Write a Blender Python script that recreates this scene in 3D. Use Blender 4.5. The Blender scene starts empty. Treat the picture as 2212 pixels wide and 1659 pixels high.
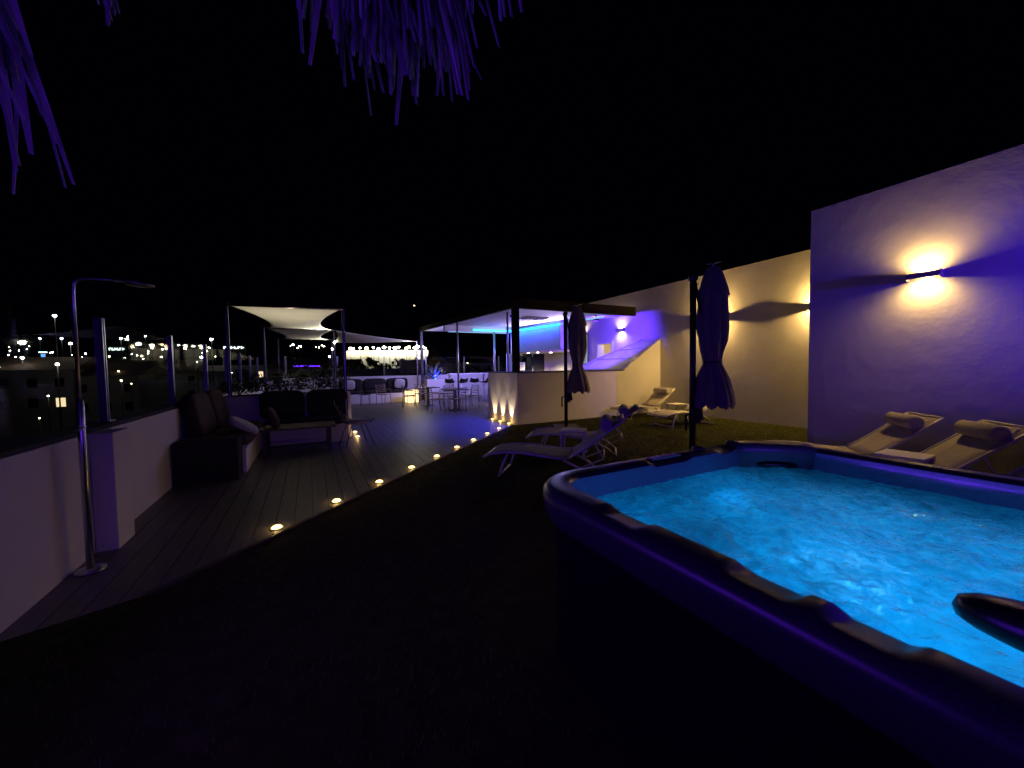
import bpy, bmesh, math, random
from mathutils import Vector, Matrix
R = math.radians
rnd = random.Random(7)
scene = bpy.context.scene
C = scene.collection

# ------------------------------------------------------------------ camera
YAW, PITCH, ROLL = R(27.7), R(2.47), 0.016
fw = Vector((math.sin(YAW)*math.cos(PITCH), math.cos(YAW)*math.cos(PITCH), -math.sin(PITCH)))
rt = Vector((math.cos(YAW), -math.sin(YAW), 0.0))
up = rt.cross(fw)
r2 = rt*math.cos(ROLL) - up*math.sin(ROLL)
u2 = up*math.cos(ROLL) + rt*math.sin(ROLL)
cam_d = bpy.data.cameras.new('camera')
cam_d.sensor_width = 36.0
cam_d.lens = 36.0*831/2212
cam_d.clip_start = 0.05
cam_d.clip_end = 3000
cam = bpy.data.objects.new('camera', cam_d)
C.objects.link(cam)
M = Matrix.Identity(4)
for i in range(3):
    M[i][0], M[i][1], M[i][2] = r2[i], u2[i], -fw[i]
M.translation = (0, 0, 1.5)
cam.matrix_world = M
scene.camera = cam

# ------------------------------------------------------------------ night sky, exposure
world = bpy.data.worlds.new('World')
scene.world = world
world.use_nodes = True
bg = world.node_tree.nodes['Background']
bg.inputs[0].default_value = (0.10, 0.13, 0.55, 1)
bg.inputs[1].default_value = 0.0012
scene.view_settings.view_transform = 'Standard'
scene.view_settings.look = 'None'
scene.view_settings.exposure = 0
scene.view_settings.gamma = 1
scene.cycles.use_denoising = True
scene.cycles.max_bounces = 8
scene.cycles.diffuse_bounces = 3
scene.cycles.glossy_bounces = 4
scene.cycles.transmission_bounces = 8
scene.cycles.transparent_max_bounces = 16
scene.cycles.caustics_reflective = False
scene.cycles.caustics_refractive = False
scene.cycles.sample_clamp_indirect = 3.0

WARM = (1.0, 0.61, 0.18)
WARM2 = (1.0, 0.74, 0.42)
BLUE = (0.13, 0.02, 1.0)
LED = (0.0, 0.16, 1.0)
AQUA = (0.0, 0.34, 1.0)

# ------------------------------------------------------------------ materials
def mat(name, col, rough=0.6, metal=0.0, spec=0.5, var=0.0, vscale=4.0, bump=0.0, bscale=30.0, bdist=0.01,
        emit=None, estr=0.0, bump2=0.0, b2scale=6.0, b2dist=0.03, coat=0.0, stretch=None, alpha=None):
    m = bpy.data.materials.new(name)
    m.use_nodes = True
    nt = m.node_tree
    b = nt.nodes['Principled BSDF']
    b.inputs['Base Color'].default_value = (*col, 1)
    b.inputs['Roughness'].default_value = rough
    b.inputs['Metallic'].default_value = metal
    b.inputs['Specular IOR Level'].default_value = spec
    if coat:
        b.inputs['Coat Weight'].default_value = coat
        b.inputs['Coat Roughness'].default_value = 0.06
    if emit:
        b.inputs['Emission Color'].default_value = (*emit, 1)
        b.inputs['Emission Strength'].default_value = estr
    tc = nt.nodes.new('ShaderNodeTexCoord')
    vec = tc.outputs['Object']
    if stretch:
        mp = nt.nodes.new('ShaderNodeMapping')
        mp.inputs['Scale'].default_value = stretch
        nt.links.new(vec, mp.inputs['Vector'])
        vec = mp.outputs['Vector']
    if var:
        n = nt.nodes.new('ShaderNodeTexNoise')
        n.inputs['Scale'].default_value = vscale
        n.inputs['Detail'].default_value = 6
        nt.links.new(vec, n.inputs['Vector'])
        rp = nt.nodes.new('ShaderNodeValToRGB')
        rp.color_ramp.elements[0].position = 0.3
        rp.color_ramp.elements[1].position = 0.7
        rp.color_ramp.elements[0].color = (*[c*(1-var) for c in col], 1)
        rp.color_ramp.elements[1].color = (*[min(1, c*(1+var)) for c in col], 1)
        nt.links.new(n.outputs['Fac'], rp.inputs['Fac'])
        nt.links.new(rp.outputs['Color'], b.inputs['Base Color'])
    last = None
    for amt, sc_, ds in ((bump2, b2scale, b2dist), (bump, bscale, bdist)):
        if amt:
            n = nt.nodes.new('ShaderNodeTexNoise')
            n.inputs['Scale'].default_value = sc_
            n.inputs['Detail'].default_value = 5
            n.inputs['Roughness'].default_value = 0.55
            nt.links.new(vec, n.inputs['Vector'])
            bp = nt.nodes.new('ShaderNodeBump')
            bp.inputs['Strength'].default_value = amt
            bp.inputs['Distance'].default_value = ds
            nt.links.new(n.outputs['Fac'], bp.inputs['Height'])
            if last:
                nt.links.new(last, bp.inputs['Normal'])
            last = bp.outputs['Normal']
    if last:
        nt.links.new(last, b.inputs['Normal'])
    return m

def emis(name, col, s):
    m = bpy.data.materials.new(name)
    m.use_nodes = True
    nt = m.node_tree
    nt.nodes.clear()
    o = nt.nodes.new('ShaderNodeOutputMaterial')
    e = nt.nodes.new('ShaderNodeEmission')
    e.inputs[0].default_value = (*col, 1)
    e.inputs[1].default_value = s
    nt.links.new(e.outputs[0], o.inputs[0])
    return m

def thin_glass(name, tint=(0.9, 0.95, 0.95), refl=0.06, rough=0.02):
    m = bpy.data.materials.new(name)
    m.use_nodes = True
    nt = m.node_tree
    nt.nodes.clear()
    o = nt.nodes.new('ShaderNodeOutputMaterial')
    t = nt.nodes.new('ShaderNodeBsdfTransparent')
    t.inputs[0].default_value = (*tint, 1)
    g = nt.nodes.new('ShaderNodeBsdfGlossy')
    g.inputs['Roughness'].default_value = rough
    mx = nt.nodes.new('ShaderNodeMixShader')
    fr = nt.nodes.new('ShaderNodeFresnel')
    fr.inputs[0].default_value = 1.45
    ma = nt.nodes.new('ShaderNodeMath')
    ma.operation = 'MAXIMUM'
    ma.inputs[1].default_value = refl
    ma.inputs[0].default_value = 0.0
    nt.links.new(ma.outputs[0], mx.inputs[0])
    nt.links.new(t.outputs[0], mx.inputs[1])
    nt.links.new(g.outputs[0], mx.inputs[2])
    nt.links.new(mx.outputs[0], o.inputs[0])
    return m

MT = {}
MT['plaster'] = mat('plaster', (0.66, 0.63, 0.58), 0.85, spec=0.25, var=0.06, vscale=1.3, bump=0.22, bscale=24, bdist=0.005,
                    bump2=0.30, b2scale=4.0, b2dist=0.022)
MT['render'] = mat('render', (0.70, 0.67, 0.62), 0.85, spec=0.25, var=0.05, vscale=1.5, bump=0.35, bscale=70, bdist=0.005,
                   bump2=0.3, b2scale=3, b2dist=0.02)
MT['white'] = mat('white_paint', (0.74, 0.72, 0.70), 0.7, var=0.04, vscale=2, bump=0.2, bscale=60, bdist=0.004)
MT['ceiling'] = mat('ceiling_paint', (0.72, 0.72, 0.74), 0.55, var=0.05, vscale=1.2, bump=0.1, bscale=8, bdist=0.01)
MT['deck'] = mat('deck_board', (0.105, 0.095, 0.090), 0.42, var=0.30, vscale=5, bump=0.35, bscale=40, bdist=0.004, stretch=(6, 0.6, 1))
MT['deckgap'] = mat('deck_base', (0.02, 0.018, 0.016), 0.9)
MT['turf'] = mat('turf_base', (0.040, 0.044, 0.008), 0.95, spec=0.1, var=0.5, vscale=9, bump=0.9, bscale=240, bdist=0.02)
MT['blade'] = mat('turf_blade', (0.090, 0.095, 0.016), 0.75, spec=0.2, var=0.4, vscale=3)
MT['edging'] = mat('edging_wood', (0.06, 0.035, 0.022), 0.6, var=0.3, vscale=6, bump=0.3, bscale=30)
MT['dark'] = mat('dark_metal', (0.022, 0.020, 0.022), 0.45, metal=0.0, var=0.2, vscale=8, bump=0.08, bscale=60, bdist=0.003)
MT['brownfascia'] = mat('brown_fascia', (0.018, 0.014, 0.011), 0.8, spec=0.1, var=0.25, vscale=3, bump=0.1, bscale=20)
MT['steel'] = mat('brushed_steel', (0.55, 0.55, 0.57), 0.28, metal=1.0, var=0.12, vscale=12, bump=0.05, bscale=90, bdist=0.002)
MT['alu'] = mat('white_aluminium', (0.60, 0.58, 0.55), 0.4, metal=0.2, var=0.08, vscale=9)
MT['sling'] = mat('sling_fabric', (0.50, 0.45, 0.37), 0.85, spec=0.2, var=0.10, vscale=10, bump=0.6, bscale=420, bdist=0.003)
MT['slinggrey'] = mat('sling_fabric_grey', (0.34, 0.32, 0.33), 0.85, spec=0.2, var=0.12, vscale=9, bump=0.6, bscale=420, bdist=0.003)
MT['pillow'] = mat('head_pillow', (0.46, 0.42, 0.36), 0.9, spec=0.15, var=0.1, vscale=12, bump=0.5, bscale=200, bdist=0.004)
MT['canvas'] = mat('parasol_canvas', (0.22, 0.19, 0.20), 0.9, spec=0.15, var=0.12, vscale=6, bump=0.4, bscale=120, bdist=0.004, bump2=0.5, b2scale=9, b2dist=0.02)
MT['sail'] = mat('sail_cloth', (0.72, 0.70, 0.62), 0.8, spec=0.2, var=0.05, vscale=2, bump=0.2, bscale=150, bdist=0.003, bump2=0.3, b2scale=2, b2dist=0.02)
MT['brown'] = mat('brown_cushion', (0.055, 0.036, 0.028), 0.9, spec=0.15, var=0.25, vscale=6, bump=0.5, bscale=160, bdist=0.004, bump2=0.4, b2scale=5, b2dist=0.03)
MT['black_cushion'] = mat('charcoal_cushion', (0.030, 0.026, 0.028), 0.92, spec=0.1, var=0.25, vscale=6, bump=0.5, bscale=160, bdist=0.004)
MT['lightpillow'] = mat('light_pillow', (0.55, 0.51, 0.50), 0.9, spec=0.15, var=0.14, vscale=9, bump=0.4, bscale=140, bdist=0.004)
MT['tan'] = mat('tan_seat', (0.26, 0.20, 0.15), 0.7, var=0.2, vscale=8, bump=0.3, bscale=80, bdist=0.003)
MT['wood'] = mat('table_wood', (0.15, 0.105, 0.07), 0.5, var=0.3, vscale=4, bump=0.2, bscale=30, stretch=(1, 6, 6))
MT['acrylic'] = mat('dark_acrylic', (0.030, 0.027, 0.036), 0.33, spec=0.4, var=0.35, vscale=160, coat=0.0)
MT['basin'] = mat('basin_acrylic', (0.22, 0.36, 0.44), 0.22, spec=0.5, var=0.12, vscale=60, coat=0.3)
MT['cabinet'] = mat('tub_cabinet', (0.003, 0.003, 0.003), 0.9, spec=0.1, var=0.2, vscale=5, bump=0.2, bscale=30, stretch=(1, 1, 8))
MT['rubber'] = mat('black_pillow', (0.012, 0.012, 0.014), 0.28, spec=0.5, bump=0.1, bscale=200, bdist=0.002)
MT['thatch'] = mat('dry_thatch', (0.36, 0.32, 0.36), 0.8, spec=0.2, var=0.55, vscale=7, stretch=(3, 3, 0.5))
MT['leaf'] = mat('leaf', (0.035, 0.06, 0.022), 0.55, var=0.4, vscale=3)
MT['agave'] = mat('agave_leaf', (0.16, 0.22, 0.20), 0.5, var=0.2, vscale=5)
MT['bark'] = mat('bark', (0.06, 0.045, 0.035), 0.9, bump=0.6, bscale=30)
MT['glass'] = thin_glass('railing_glass', (0.92, 0.95, 0.95), 0.03)
def frosted():
    m = mat('skylight_panel', (0.8, 0.78, 0.76), 0.12, spec=0.6, var=0.05, vscale=3)
    nt = m.node_tree
    b = nt.nodes['Principled BSDF']
    t = nt.nodes.new('ShaderNodeBsdfTranslucent')
    t.inputs[0].default_value = (0.8, 0.76, 0.72, 1)
    mx = nt.nodes.new('ShaderNodeMixShader')
    mx.inputs[0].default_value = 0.5
    nt.links.new(b.outputs[0], mx.inputs[1])
    nt.links.new(t.outputs[0], mx.inputs[2])
    nt.links.new(mx.outputs[0], nt.nodes['Material Output'].inputs[0])
    return m
MT['skyglass'] = frosted()
MT['darkglass'] = mat('dark_window', (0.008, 0.010, 0.012), 0.08, spec=0.6, var=0.1)
MT['cream'] = mat('cream_paint', (0.74, 0.64, 0.48), 0.7, var=0.06, vscale=2)
MT['black'] = mat('black_plastic', (0.008, 0.008, 0.009), 0.5, var=0.1)
MT['housing'] = mat('lamp_housing', (0.30, 0.29, 0.30), 0.45, metal=0.3, var=0.1)
MT['ground'] = mat('town_ground', (0.05, 0.048, 0.045), 0.95, var=0.5, vscale=0.05)
MT['hill'] = mat('hill_scrub', (0.035, 0.04, 0.025), 0.95, var=0.5, vscale=0.03, bump=0.5, bscale=0.2, bdist=1.0)
MT['housewall'] = mat('house_wall', (0.25, 0.23, 0.21), 0.9, var=0.15, vscale=0.4)
MT['roof'] = mat('roof_tile', (0.08, 0.045, 0.035), 0.9, var=0.3, vscale=2)
MT['e_warm'] = emis('glow_warm', (1.0, 0.60, 0.18), 6.5)
MT['e_sconce'] = emis('glow_sconce', (1.0, 0.72, 0.34), 14)
MT['e_led'] = emis('glow_led', (0.04, 0.72, 1.0), 2.4)
MT['e_ledpale'] = emis('glow_led_pale', (0.30, 0.55, 1.0), 1.1)
MT['e_blue'] = emis('glow_violet', BLUE, 9)
MT['e_lantern'] = emis('glow_lantern', (1.0, 0.66, 0.30), 2.2)
MT['e_down'] = emis('glow_downlight', (1.0, 0.85, 0.6), 25)
MT['e_city'] = emis('glow_city', (1.0, 0.95, 0.78), 60)
MT['e_cityw'] = emis('glow_city_warm', (1.0, 0.74, 0.38), 34)
MT['e_cityc'] = emis('glow_city_cool', (0.86, 0.96, 1.0), 60)
MT['e_win'] = emis('glow_window', (1.0, 0.75, 0.42), 1.2)
MT['e_aqua'] = emis('glow_aqua', (0.1, 0.6, 1.0), 6)
MT['e_red'] = emis('glow_red', (1.0, 0.08, 0.06), 1.6)
MT['e_sblue'] = emis('glow_sign_blue', (0.15, 0.4, 1.0), 1.4)
MT['e_sign'] = emis('glow_sign_white', (0.8, 1.0, 0.95), 3)
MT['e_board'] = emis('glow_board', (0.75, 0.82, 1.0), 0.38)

def water_material():
    m = bpy.data.materials.new('bubbling_water')
    m.use_nodes = True
    nt = m.node_tree
    nt.nodes.clear()
    N = nt.nodes.new
    L = nt.links.new
    o = N('ShaderNodeOutputMaterial')
    tc = N('ShaderNodeTexCoord')
    n1 = N('ShaderNodeTexNoise')
    n1.inputs['Scale'].default_value = 2.0
    n1.inputs['Detail'].default_value = 8
    n1.inputs['Roughness'].default_value = 0.62
    n1.inputs['Distortion'].default_value = 1.8
    L(tc.outputs['Object'], n1.inputs['Vector'])
    rp = N('ShaderNodeValToRGB')
    rp.color_ramp.elements[0].position = 0.34
    rp.color_ramp.elements[0].color = (0.64, 0.64, 0.64, 1)
    rp.color_ramp.elements[1].position = 0.66
    rp.color_ramp.elements[1].color = (0.96, 0.96, 0.96, 1)
    L(n1.outputs['Fac'], rp.inputs['Fac'])
    tr = N('ShaderNodeBsdfTranslucent')
    n3 = N('ShaderNodeTexNoise')
    n3.inputs['Scale'].default_value = 5.5
    n3.inputs['Detail'].default_value = 9
    n3.inputs['Roughness'].default_value = 0.68
    n3.inputs['Distortion'].default_value = 2.2
    L(tc.outputs['Object'], n3.inputs['Vector'])
    r3 = N('ShaderNodeValToRGB')
    r3.color_ramp.elements[0].position = 0.36
    r3.color_ramp.elements[0].color = (0.42, 0.50, 0.56, 1)
    r3.color_ramp.elements[1].position = 0.66
    r3.color_ramp.elements[1].color = (1.0, 1.0, 1.0, 1)
    L(n3.outputs['Fac'], r3.inputs['Fac'])
    L(r3.outputs['Color'], tr.inputs['Color'])
    gl = N('ShaderNodeBsdfRefraction')
    gl.inputs['IOR'].default_value = 1.33
    gl.inputs['Roughness'].default_value = 0.4
    gl.inputs['Color'].default_value = (0.85, 0.95, 1.0, 1)
    mx = N('ShaderNodeMixShader')
    L(rp.outputs['Color'], mx.inputs[0])
    L(gl.outputs[0], mx.inputs[1])
    L(tr.outputs[0], mx.inputs[2])
    n2 = N('ShaderNodeTexNoise')
    n2.inputs['Scale'].default_value = 17
    n2.inputs['Detail'].default_value = 5
    n2.inputs['Distortion'].default_value = 0.6
    L(tc.outputs['Object'], n2.inputs['Vector'])
    bp = N('ShaderNodeBump')
    bp.inputs['Strength'].default_value = 0.85
    bp.inputs['Distance'].default_value = 0.03
    L(n2.outputs['Fac'], bp.inputs['Height'])
    gs = N('ShaderNodeBsdfGlossy')
    gs.inputs['Roughness'].default_value = 0.04
    L(bp.outputs[0], gs.inputs['Normal'])
    L(bp.outputs[0], gl.inputs['Normal'])
    fr = N('ShaderNodeFresnel')
    fr.inputs[0].default_value = 1.33
    L(bp.outputs[0], fr.inputs['Normal'])
    m2 = N('ShaderNodeMixShader')
    L(fr.outputs[0], m2.inputs[0])
    L(mx.outputs[0], m2.inputs[1])
    L(gs.outputs[0], m2.inputs[2])
    L(m2.outputs[0], o.inputs[0])
    return m
MT['water'] = water_material()

# ------------------------------------------------------------------ mesh helpers
class MB:
    def __init__(s):
        s.v, s.f, s.sm = [], [], []
    def add(s, vs, fs, smooth=False):
        o = len(s.v)
        s.v += [tuple(p) for p in vs]
        for f in fs:
            s.f.append(tuple(i+o for i in f))
            s.sm.append(smooth)
    def box(s, c, d, rz=0.0, mtx=None):
        x, y, z = d[0]/2, d[1]/2, d[2]/2
        p = [Vector((a*x, b*y, e*z)) for e in (-1, 1) for b in (-1, 1) for a in (-1, 1)]
        if mtx is None:
            mtx = Matrix.Rotation(rz, 3, 'Z')
        p = [mtx @ q + Vector(c) for q in p]
        s.add(p, [(0, 2, 3, 1), (4, 5, 7, 6), (0, 1, 5, 4), (1, 3, 7, 5), (3, 2, 6, 7), (2, 0, 4, 6)])
    def b2(s, x0, x1, y0, y1, z0, z1):
        s.box(((x0+x1)/2, (y0+y1)/2, (z0+z1)/2), (x1-x0, y1-y0, z1-z0))
    def bar(s, a, b, w, h=None, upv=(0, 0, 1)):
        a, b = Vector(a), Vector(b)
        h = h or w
        d = (b-a)
        l = d.length
        d = d/l
        u = Vector(upv)
        if abs(d.dot(u)) > 0.98:
            u = Vector((1, 0, 0))
        x = d.cross(u).normalized()
        y = x.cross(d)
        m = Matrix((x, d, y)).transposed()
        s.box((a+b)/2, (w, l, h), mtx=m)
    def tube(s, pts, r, n=8, cap=True, closed=False):
        pts = [Vector(p) for p in pts]
        rs = r if isinstance(r, (list, tuple)) else [r]*len(pts)
        vs, fs = [], []
        prev = None
        k = len(pts)
        for i, p in enumerate(pts):
            if closed:
                d = pts[(i+1) % k] - pts[i-1]
            else:
                d = pts[min(i+1, k-1)] - pts[max(i-1, 0)]
            d.normalize()
            u = prev if prev else (Vector((0, 0, 1)) if abs(d.z) < 0.9 else Vector((1, 0, 0)))
            x = d.cross(u).normalized()
            y = x.cross(d).normalized()
            prev = y
            for j in range(n):
                t = 2*math.pi*j/n
                vs.append(p + (x*math.cos(t) + y*math.sin(t))*rs[i])
        for i in range(k if closed else k-1):
            for j in range(n):
                a, b = i*n+j, i*n+(j+1) % n
                c, d2 = ((i+1) % k)*n+(j+1) % n, ((i+1) % k)*n+j
                fs.append((a, b, c, d2))
        if cap and not closed:
            fs.append(tuple(range(n-1, -1, -1)))
            fs.append(tuple((k-1)*n+j for j in range(n)))
        s.add(vs, fs, True)
    def lathe(s, prof, n=20, c=(0, 0, 0), cap=True):
        vs, fs = [], []
        for (r, z) in prof:
            for j in range(n):
                t = 2*math.pi*j/n
                vs.append((c[0]+r*math.cos(t), c[1]+r*math.sin(t), c[2]+z))
        for i in range(len(prof)-1):
            for j in range(n):
                fs.append((i*n+j, i*n+(j+1) % n, (i+1)*n+(j+1) % n, (i+1)*n+j))
        if cap:
            fs.append(tuple(range(n-1, -1, -1)))
            fs.append(tuple((len(prof)-1)*n+j for j in range(n)))
        s.add(vs, fs, True)
    def prism(s, poly, z0, z1):
        n = len(poly)
        vs = [(x, y, z0) for x, y in poly] + [(x, y, z1) for x, y in poly]
        fs = [tuple(range(n-1, -1, -1)), tuple(range(n, 2*n))]
        fs += [(i, (i+1) % n, n+(i+1) % n, n+i) for i in range(n)]
        s.add(vs, fs)
    def blob(s, c, d, n=14, m=8, p=2.6, mtx=None):
        vs, fs = [], []
        e = 2.0/p
        sg = lambda q: math.copysign(abs(q)**e, q)
        for i in range(m+1):
            a = -math.pi/2 + math.pi*i/m
            for j in range(n):
                t = 2*math.pi*j/n
                q = Vector((sg(math.cos(a))*sg(math.cos(t))*d[0]/2, sg(math.cos(a))*sg(math.sin(t))*d[1]/2, sg(math.sin(a))*d[2]/2))
                if mtx:
                    q = mtx @ q
                vs.append(q+Vector(c))
        for i in range(m):
            for j in range(n):
                fs.append((i*n+j, i*n+(j+1) % n, (i+1)*n+(j+1) % n, (i+1)*n+j))
        s.add(vs, fs, True)
    def grid(s, P, smooth=True, flip=False):
        h, w = len(P), len(P[0])
        vs = [p for row in P for p in row]
        fs = []
        for i in range(h-1):
            for j in range(w-1):
                f = (i*w+j, i*w+j+1, (i+1)*w+j+1, (i+1)*w+j)
                fs.append(f[::-1] if flip else f)
        s.add(vs, fs, smooth)
    def mesh(s, name):
        me = bpy.data.meshes.new(name)
        me.from_pydata(s.v, [], s.f)
        me.polygons.foreach_set('use_smooth', s.sm)
        me.update()
        return me
    def build(s, name, m, parent=None, bevel=0.0, solid=0.0):
        me = s.mesh(name)
        me.materials.append(MT[m] if isinstance(m, str) else m)
        o = bpy.data.objects.new(name, me)
        C.objects.link(o)
        if parent:
            o.parent = parent
        if solid:
            md = o.modifiers.new('thickness', 'SOLIDIFY')
            md.thickness = solid
            md.offset = 0
        if bevel:
            md = o.modifiers.new('bevel', 'BEVEL')
            md.width = bevel
            md.segments = 2
            md.limit_method = 'ANGLE'
        return o

def one(name, m, parent, fn, bevel=0.0, solid=0.0):
    b = MB()
    fn(b)
    return b.build(name, m, parent, bevel, solid)

def tag(o, label, cat, group=None):
    o['label'] = label
    o['category'] = cat
    if group:
        o['group'] = group
    return o

def thing(name, label, cat, loc=(0, 0, 0), rz=0.0, group=None):
    o = bpy.data.objects.new(name, None)
    o.empty_display_size = 0.1
    C.objects.link(o)
    o.location = loc
    o.rotation_euler = (0, 0, rz)
    return tag(o, label, cat, group)

def dup(root, loc, rz, label, group=None):
    def cp(o, par):
        c = o.copy()
        C.objects.link(c)
        c.parent = par
        for ch in list(o.children):
            cp(ch, c)
        return c
    c = cp(root, None)
    c.location = loc
    c.rotation_euler = (0, 0, rz)
    c['label'] = label
    if group:
        c['group'] = group
    return c

def struct(o):
    o['kind'] = 'structure'
    return o

def lamp(kind, name, parent, loc, energy, col, radius=0.03, spot=None, blend=0.5, aim=None, size=None):
    d = bpy.data.lights.new(name, kind)
    d.energy = energy
    d.color = col
    if kind == 'AREA':
        d.shape = 'RECTANGLE'
        d.size, d.size_y = size
    else:
        d.shadow_soft_size = radius
    if kind == 'SPOT':
        d.spot_size = spot
        d.spot_blend = blend
    o = bpy.data.objects.new(name, d)
    C.objects.link(o)
    o.parent = parent
    o.location = loc
    if aim is not None:
        o.rotation_euler = Vector(aim).to_track_quat('-Z', 'Y').to_euler()
    return o

# ================================================================== GROUND, DECK, TURF
# deck light line runs at 45 degrees: p(t) = L0 + t*(1,1)*0.538
L0 = Vector((-0.33, 4.27, 0))
LD = Vector((0.5513, 0.5288, 0))
ldir = LD.normalized()
lnor = Vector((ldir.y, -ldir.x, 0))           # towards the turf
EDGE = L0 + lnor*0.13

struct(one('terrace_slab', 'deckgap', None, lambda b: b.b2(-1.9, 10.4, -6, 19.3, -0.5, -0.045)))

# turf sheet (one sheet, deck planks lie over the far half)
struct(one('artificial_turf', 'turf', None, lambda b: b.prism([(-1.65, -6), (10, -6), (10, 8.75), (4.75, 8.75), tuple((EDGE+ldir*6.75)[:2]), tuple((EDGE-ldir*1.1)[:2]), (-1.65, 3.2)], -0.04, 0.0)))
# blades
def blades():
    b = MB()
    n = 0
    while n < 62000:
        if n < 16000:
            x, y = rnd.uniform(-1.3, 4), rnd.uniform(1.2, 6)
        else:
            x, y = rnd.uniform(2, 10), rnd.uniform(1.9, 8.75)
        n += 1
        q = Vector((x, y, 0)) - EDGE
        if q.dot(lnor) < 0.02:
            continue
        if 1.0 < x < 3.2 and y < 1.85 or (x > 7.5 and y < 3.45):
            continue
        h = rnd.uniform(0.018, 0.036)
        a = rnd.uniform(0, 6.283)
        w = 0.004
        dx, dy = math.cos(a)*w, math.sin(a)*w
        lx, ly = rnd.gauss(0, 0.010), rnd.gauss(0, 0.010)
        b.add([(x-dx, y-dy, 0), (x+dx, y+dy, 0), (x+lx, y+ly, h)], [(0, 1, 2)])
    o = b.build('turf_blades', 'blade')
    tag(o, 'short green artificial grass blades over the sunbathing lawn', 'grass')
    o['kind'] = 'stuff'
blades()

# deck: planks along Y, clipped by the diagonal
deck = struct(one('deck', 'deckgap', None, lambda b: b.b2(-1.65, 10, 3.2, 18.9, -0.043, -0.03)))
def clip_half(poly, p0, n):
    out = []
    for i in range(len(poly)):
        a, b_ = Vector(poly[i]), Vector(poly[(i+1) % len(poly)])
        da, db = (a-p0).dot(n), (b_-p0).dot(n)
        if da <= 0:
            out.append(tuple(a))
        if da*db < 0:
            out.append(tuple(a + (b_-a)*(da/(da-db))))
    return out
PW = 0.163
e2, n2_ = EDGE.xy, lnor.xy
k = 0
x = -1.65
far_b = MB()
while x < 10:
    y = 3.2 - rnd.uniform(0, 2.2)
    while y < 18.9:
        ln = 3.2
        y0, y1 = max(y, 3.2), min(y+ln, 18.9)
        y += ln
        if y1-y0 < 0.05:
            continue
        x1 = min(x+PW-0.006, 10)
        poly = [(x+0.0, y0+0.002), (x1, y0+0.002), (x1, y1-0.002), (x+0.0, y1-0.002)]
        if x < 4.75:
            poly = clip_half(poly, e2, n2_)
        elif y1 < 8.75:
            continue
        if len(poly) < 3:
            continue
        if x > 4.6 or y0 > 14:
            far_b.prism(poly, -0.03, -0.004-rnd.random()*0.0015)
            continue
        b = MB()
        b.prism(poly, -0.03, -0.004-rnd.random()*0.0015)
        b.build('plank', 'deck', deck)
        k += 1
    x += PW
o = far_b.build('planking', 'deck', deck)
o['kind'] = 'stuff'

def edging(b):
    b.bar(EDGE-ldir*1.1+lnor*0.02+Vector((0, 0, -0.006)), EDGE+ldir*6.7+lnor*0.02+Vector((0, 0, -0.006)), 0.05, 0.05)
tag(one('timber_edging', 'edging', None, edging, bevel=0.006), 'dark brown timber edging strip between deck and turf', 'edging')

# ================================================================== WALLS
tag(one('party_wall', 'plaster', None, lambda b: b.b2(7.5, 10.3, -6, 3.45, -0.03, 4.03), bevel=0.012),
    'tall rough plastered wall with one lit lamp behind the hot tub', 'wall')
fwall = MB()
fwall.b2(10, 10.3, 3.46, 10.93, -0.03, 4.03)
fwall.b2(10, 10.3, 10.93, 11.85, 2.42, 4.03)
fwall.b2(10, 10.3, 11.85, 19, -0.03, 4.03)
tag(fwall.build('boundary_wall', 'plaster'), 'long recessed plastered wall running behind the sun loungers to the bar', 'wall')

# half wall with raking end and return
def raked(b):
    x0, x1, x2 = 4.75, 8.42, 9.995
    y0, y1 = 8.75, 8.93
    prof = [(x0, -0.03), (x2, -0.03), (x2, 2.33), (x1, 1.35), (x0, 1.35)]
    vs = [(x, y0, z) for x, z in prof] + [(x, y1, z) for x, z in prof]
    n = 5
    b.add(vs, [tuple(range(n)), tuple(range(2*n-1, n-1, -1))] + [(i, n+i, n+(i+1) % n, (i+1) % n) for i in range(n)])
    b.b2(4.75, 4.95, 8.931, 10.6, -0.03, 1.35)
hw = thing('half_wall', 'cream rendered half wall with raked end enclosing the bar', 'wall')
one('wall_body', 'render', hw, raked)
def cap(b):
    b.b2(4.72, 8.43, 8.72, 8.955, 1.352, 1.39)
    b.b2(4.72, 4.98, 8.956, 10.62, 1.352, 1.39)
one('coping', 'dark', hw, cap, bevel=0.006)
one('raked_coping', 'alu', hw, lambda b: b.bar((8.425, 8.84, 1.375), (9.99, 8.84, 2.352), 0.235, 0.035), bevel=0.005)

# stairwell skylight: glazing sloping up to the wall behind the half wall
sk = thing('stair_skylight', 'sloping framed glass roof over the stairs behind the half wall', 'skylight', (8.42, 8.95, 0))
def skp(t, y):
    return Vector((t*1.57, y, 1.37+t*0.985))
def far(t):
    return 2.28-1.80*t
one('wall_body', 'render', sk, lambda b: b.add([(0, far(0)+0.02, -0.03), (1.57, far(1)+0.02, -0.03), (1.57, far(1)+0.02, 2.29), (0, far(0)+0.02, 1.31), (0, far(0)+0.12, -0.03), (1.57, far(1)+0.12, -0.03), (1.57, far(1)+0.12, 2.29), (0, far(0)+0.12, 1.31)],
    [(0, 1, 2, 3), (7, 6, 5, 4), (3, 2, 6, 7), (0, 3, 7, 4), (1, 5, 6, 2)]))
for a, b_ in ((0.0, 0.34), (0.36, 0.66), (0.68, 1.0)):
    one('pane', 'skyglass', sk, lambda q: q.add([skp(a, 0.03), skp(b_, 0.03), skp(b_, far(b_)), skp(a, far(a))], [(0, 1, 2, 3)]), solid=0.012)
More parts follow.
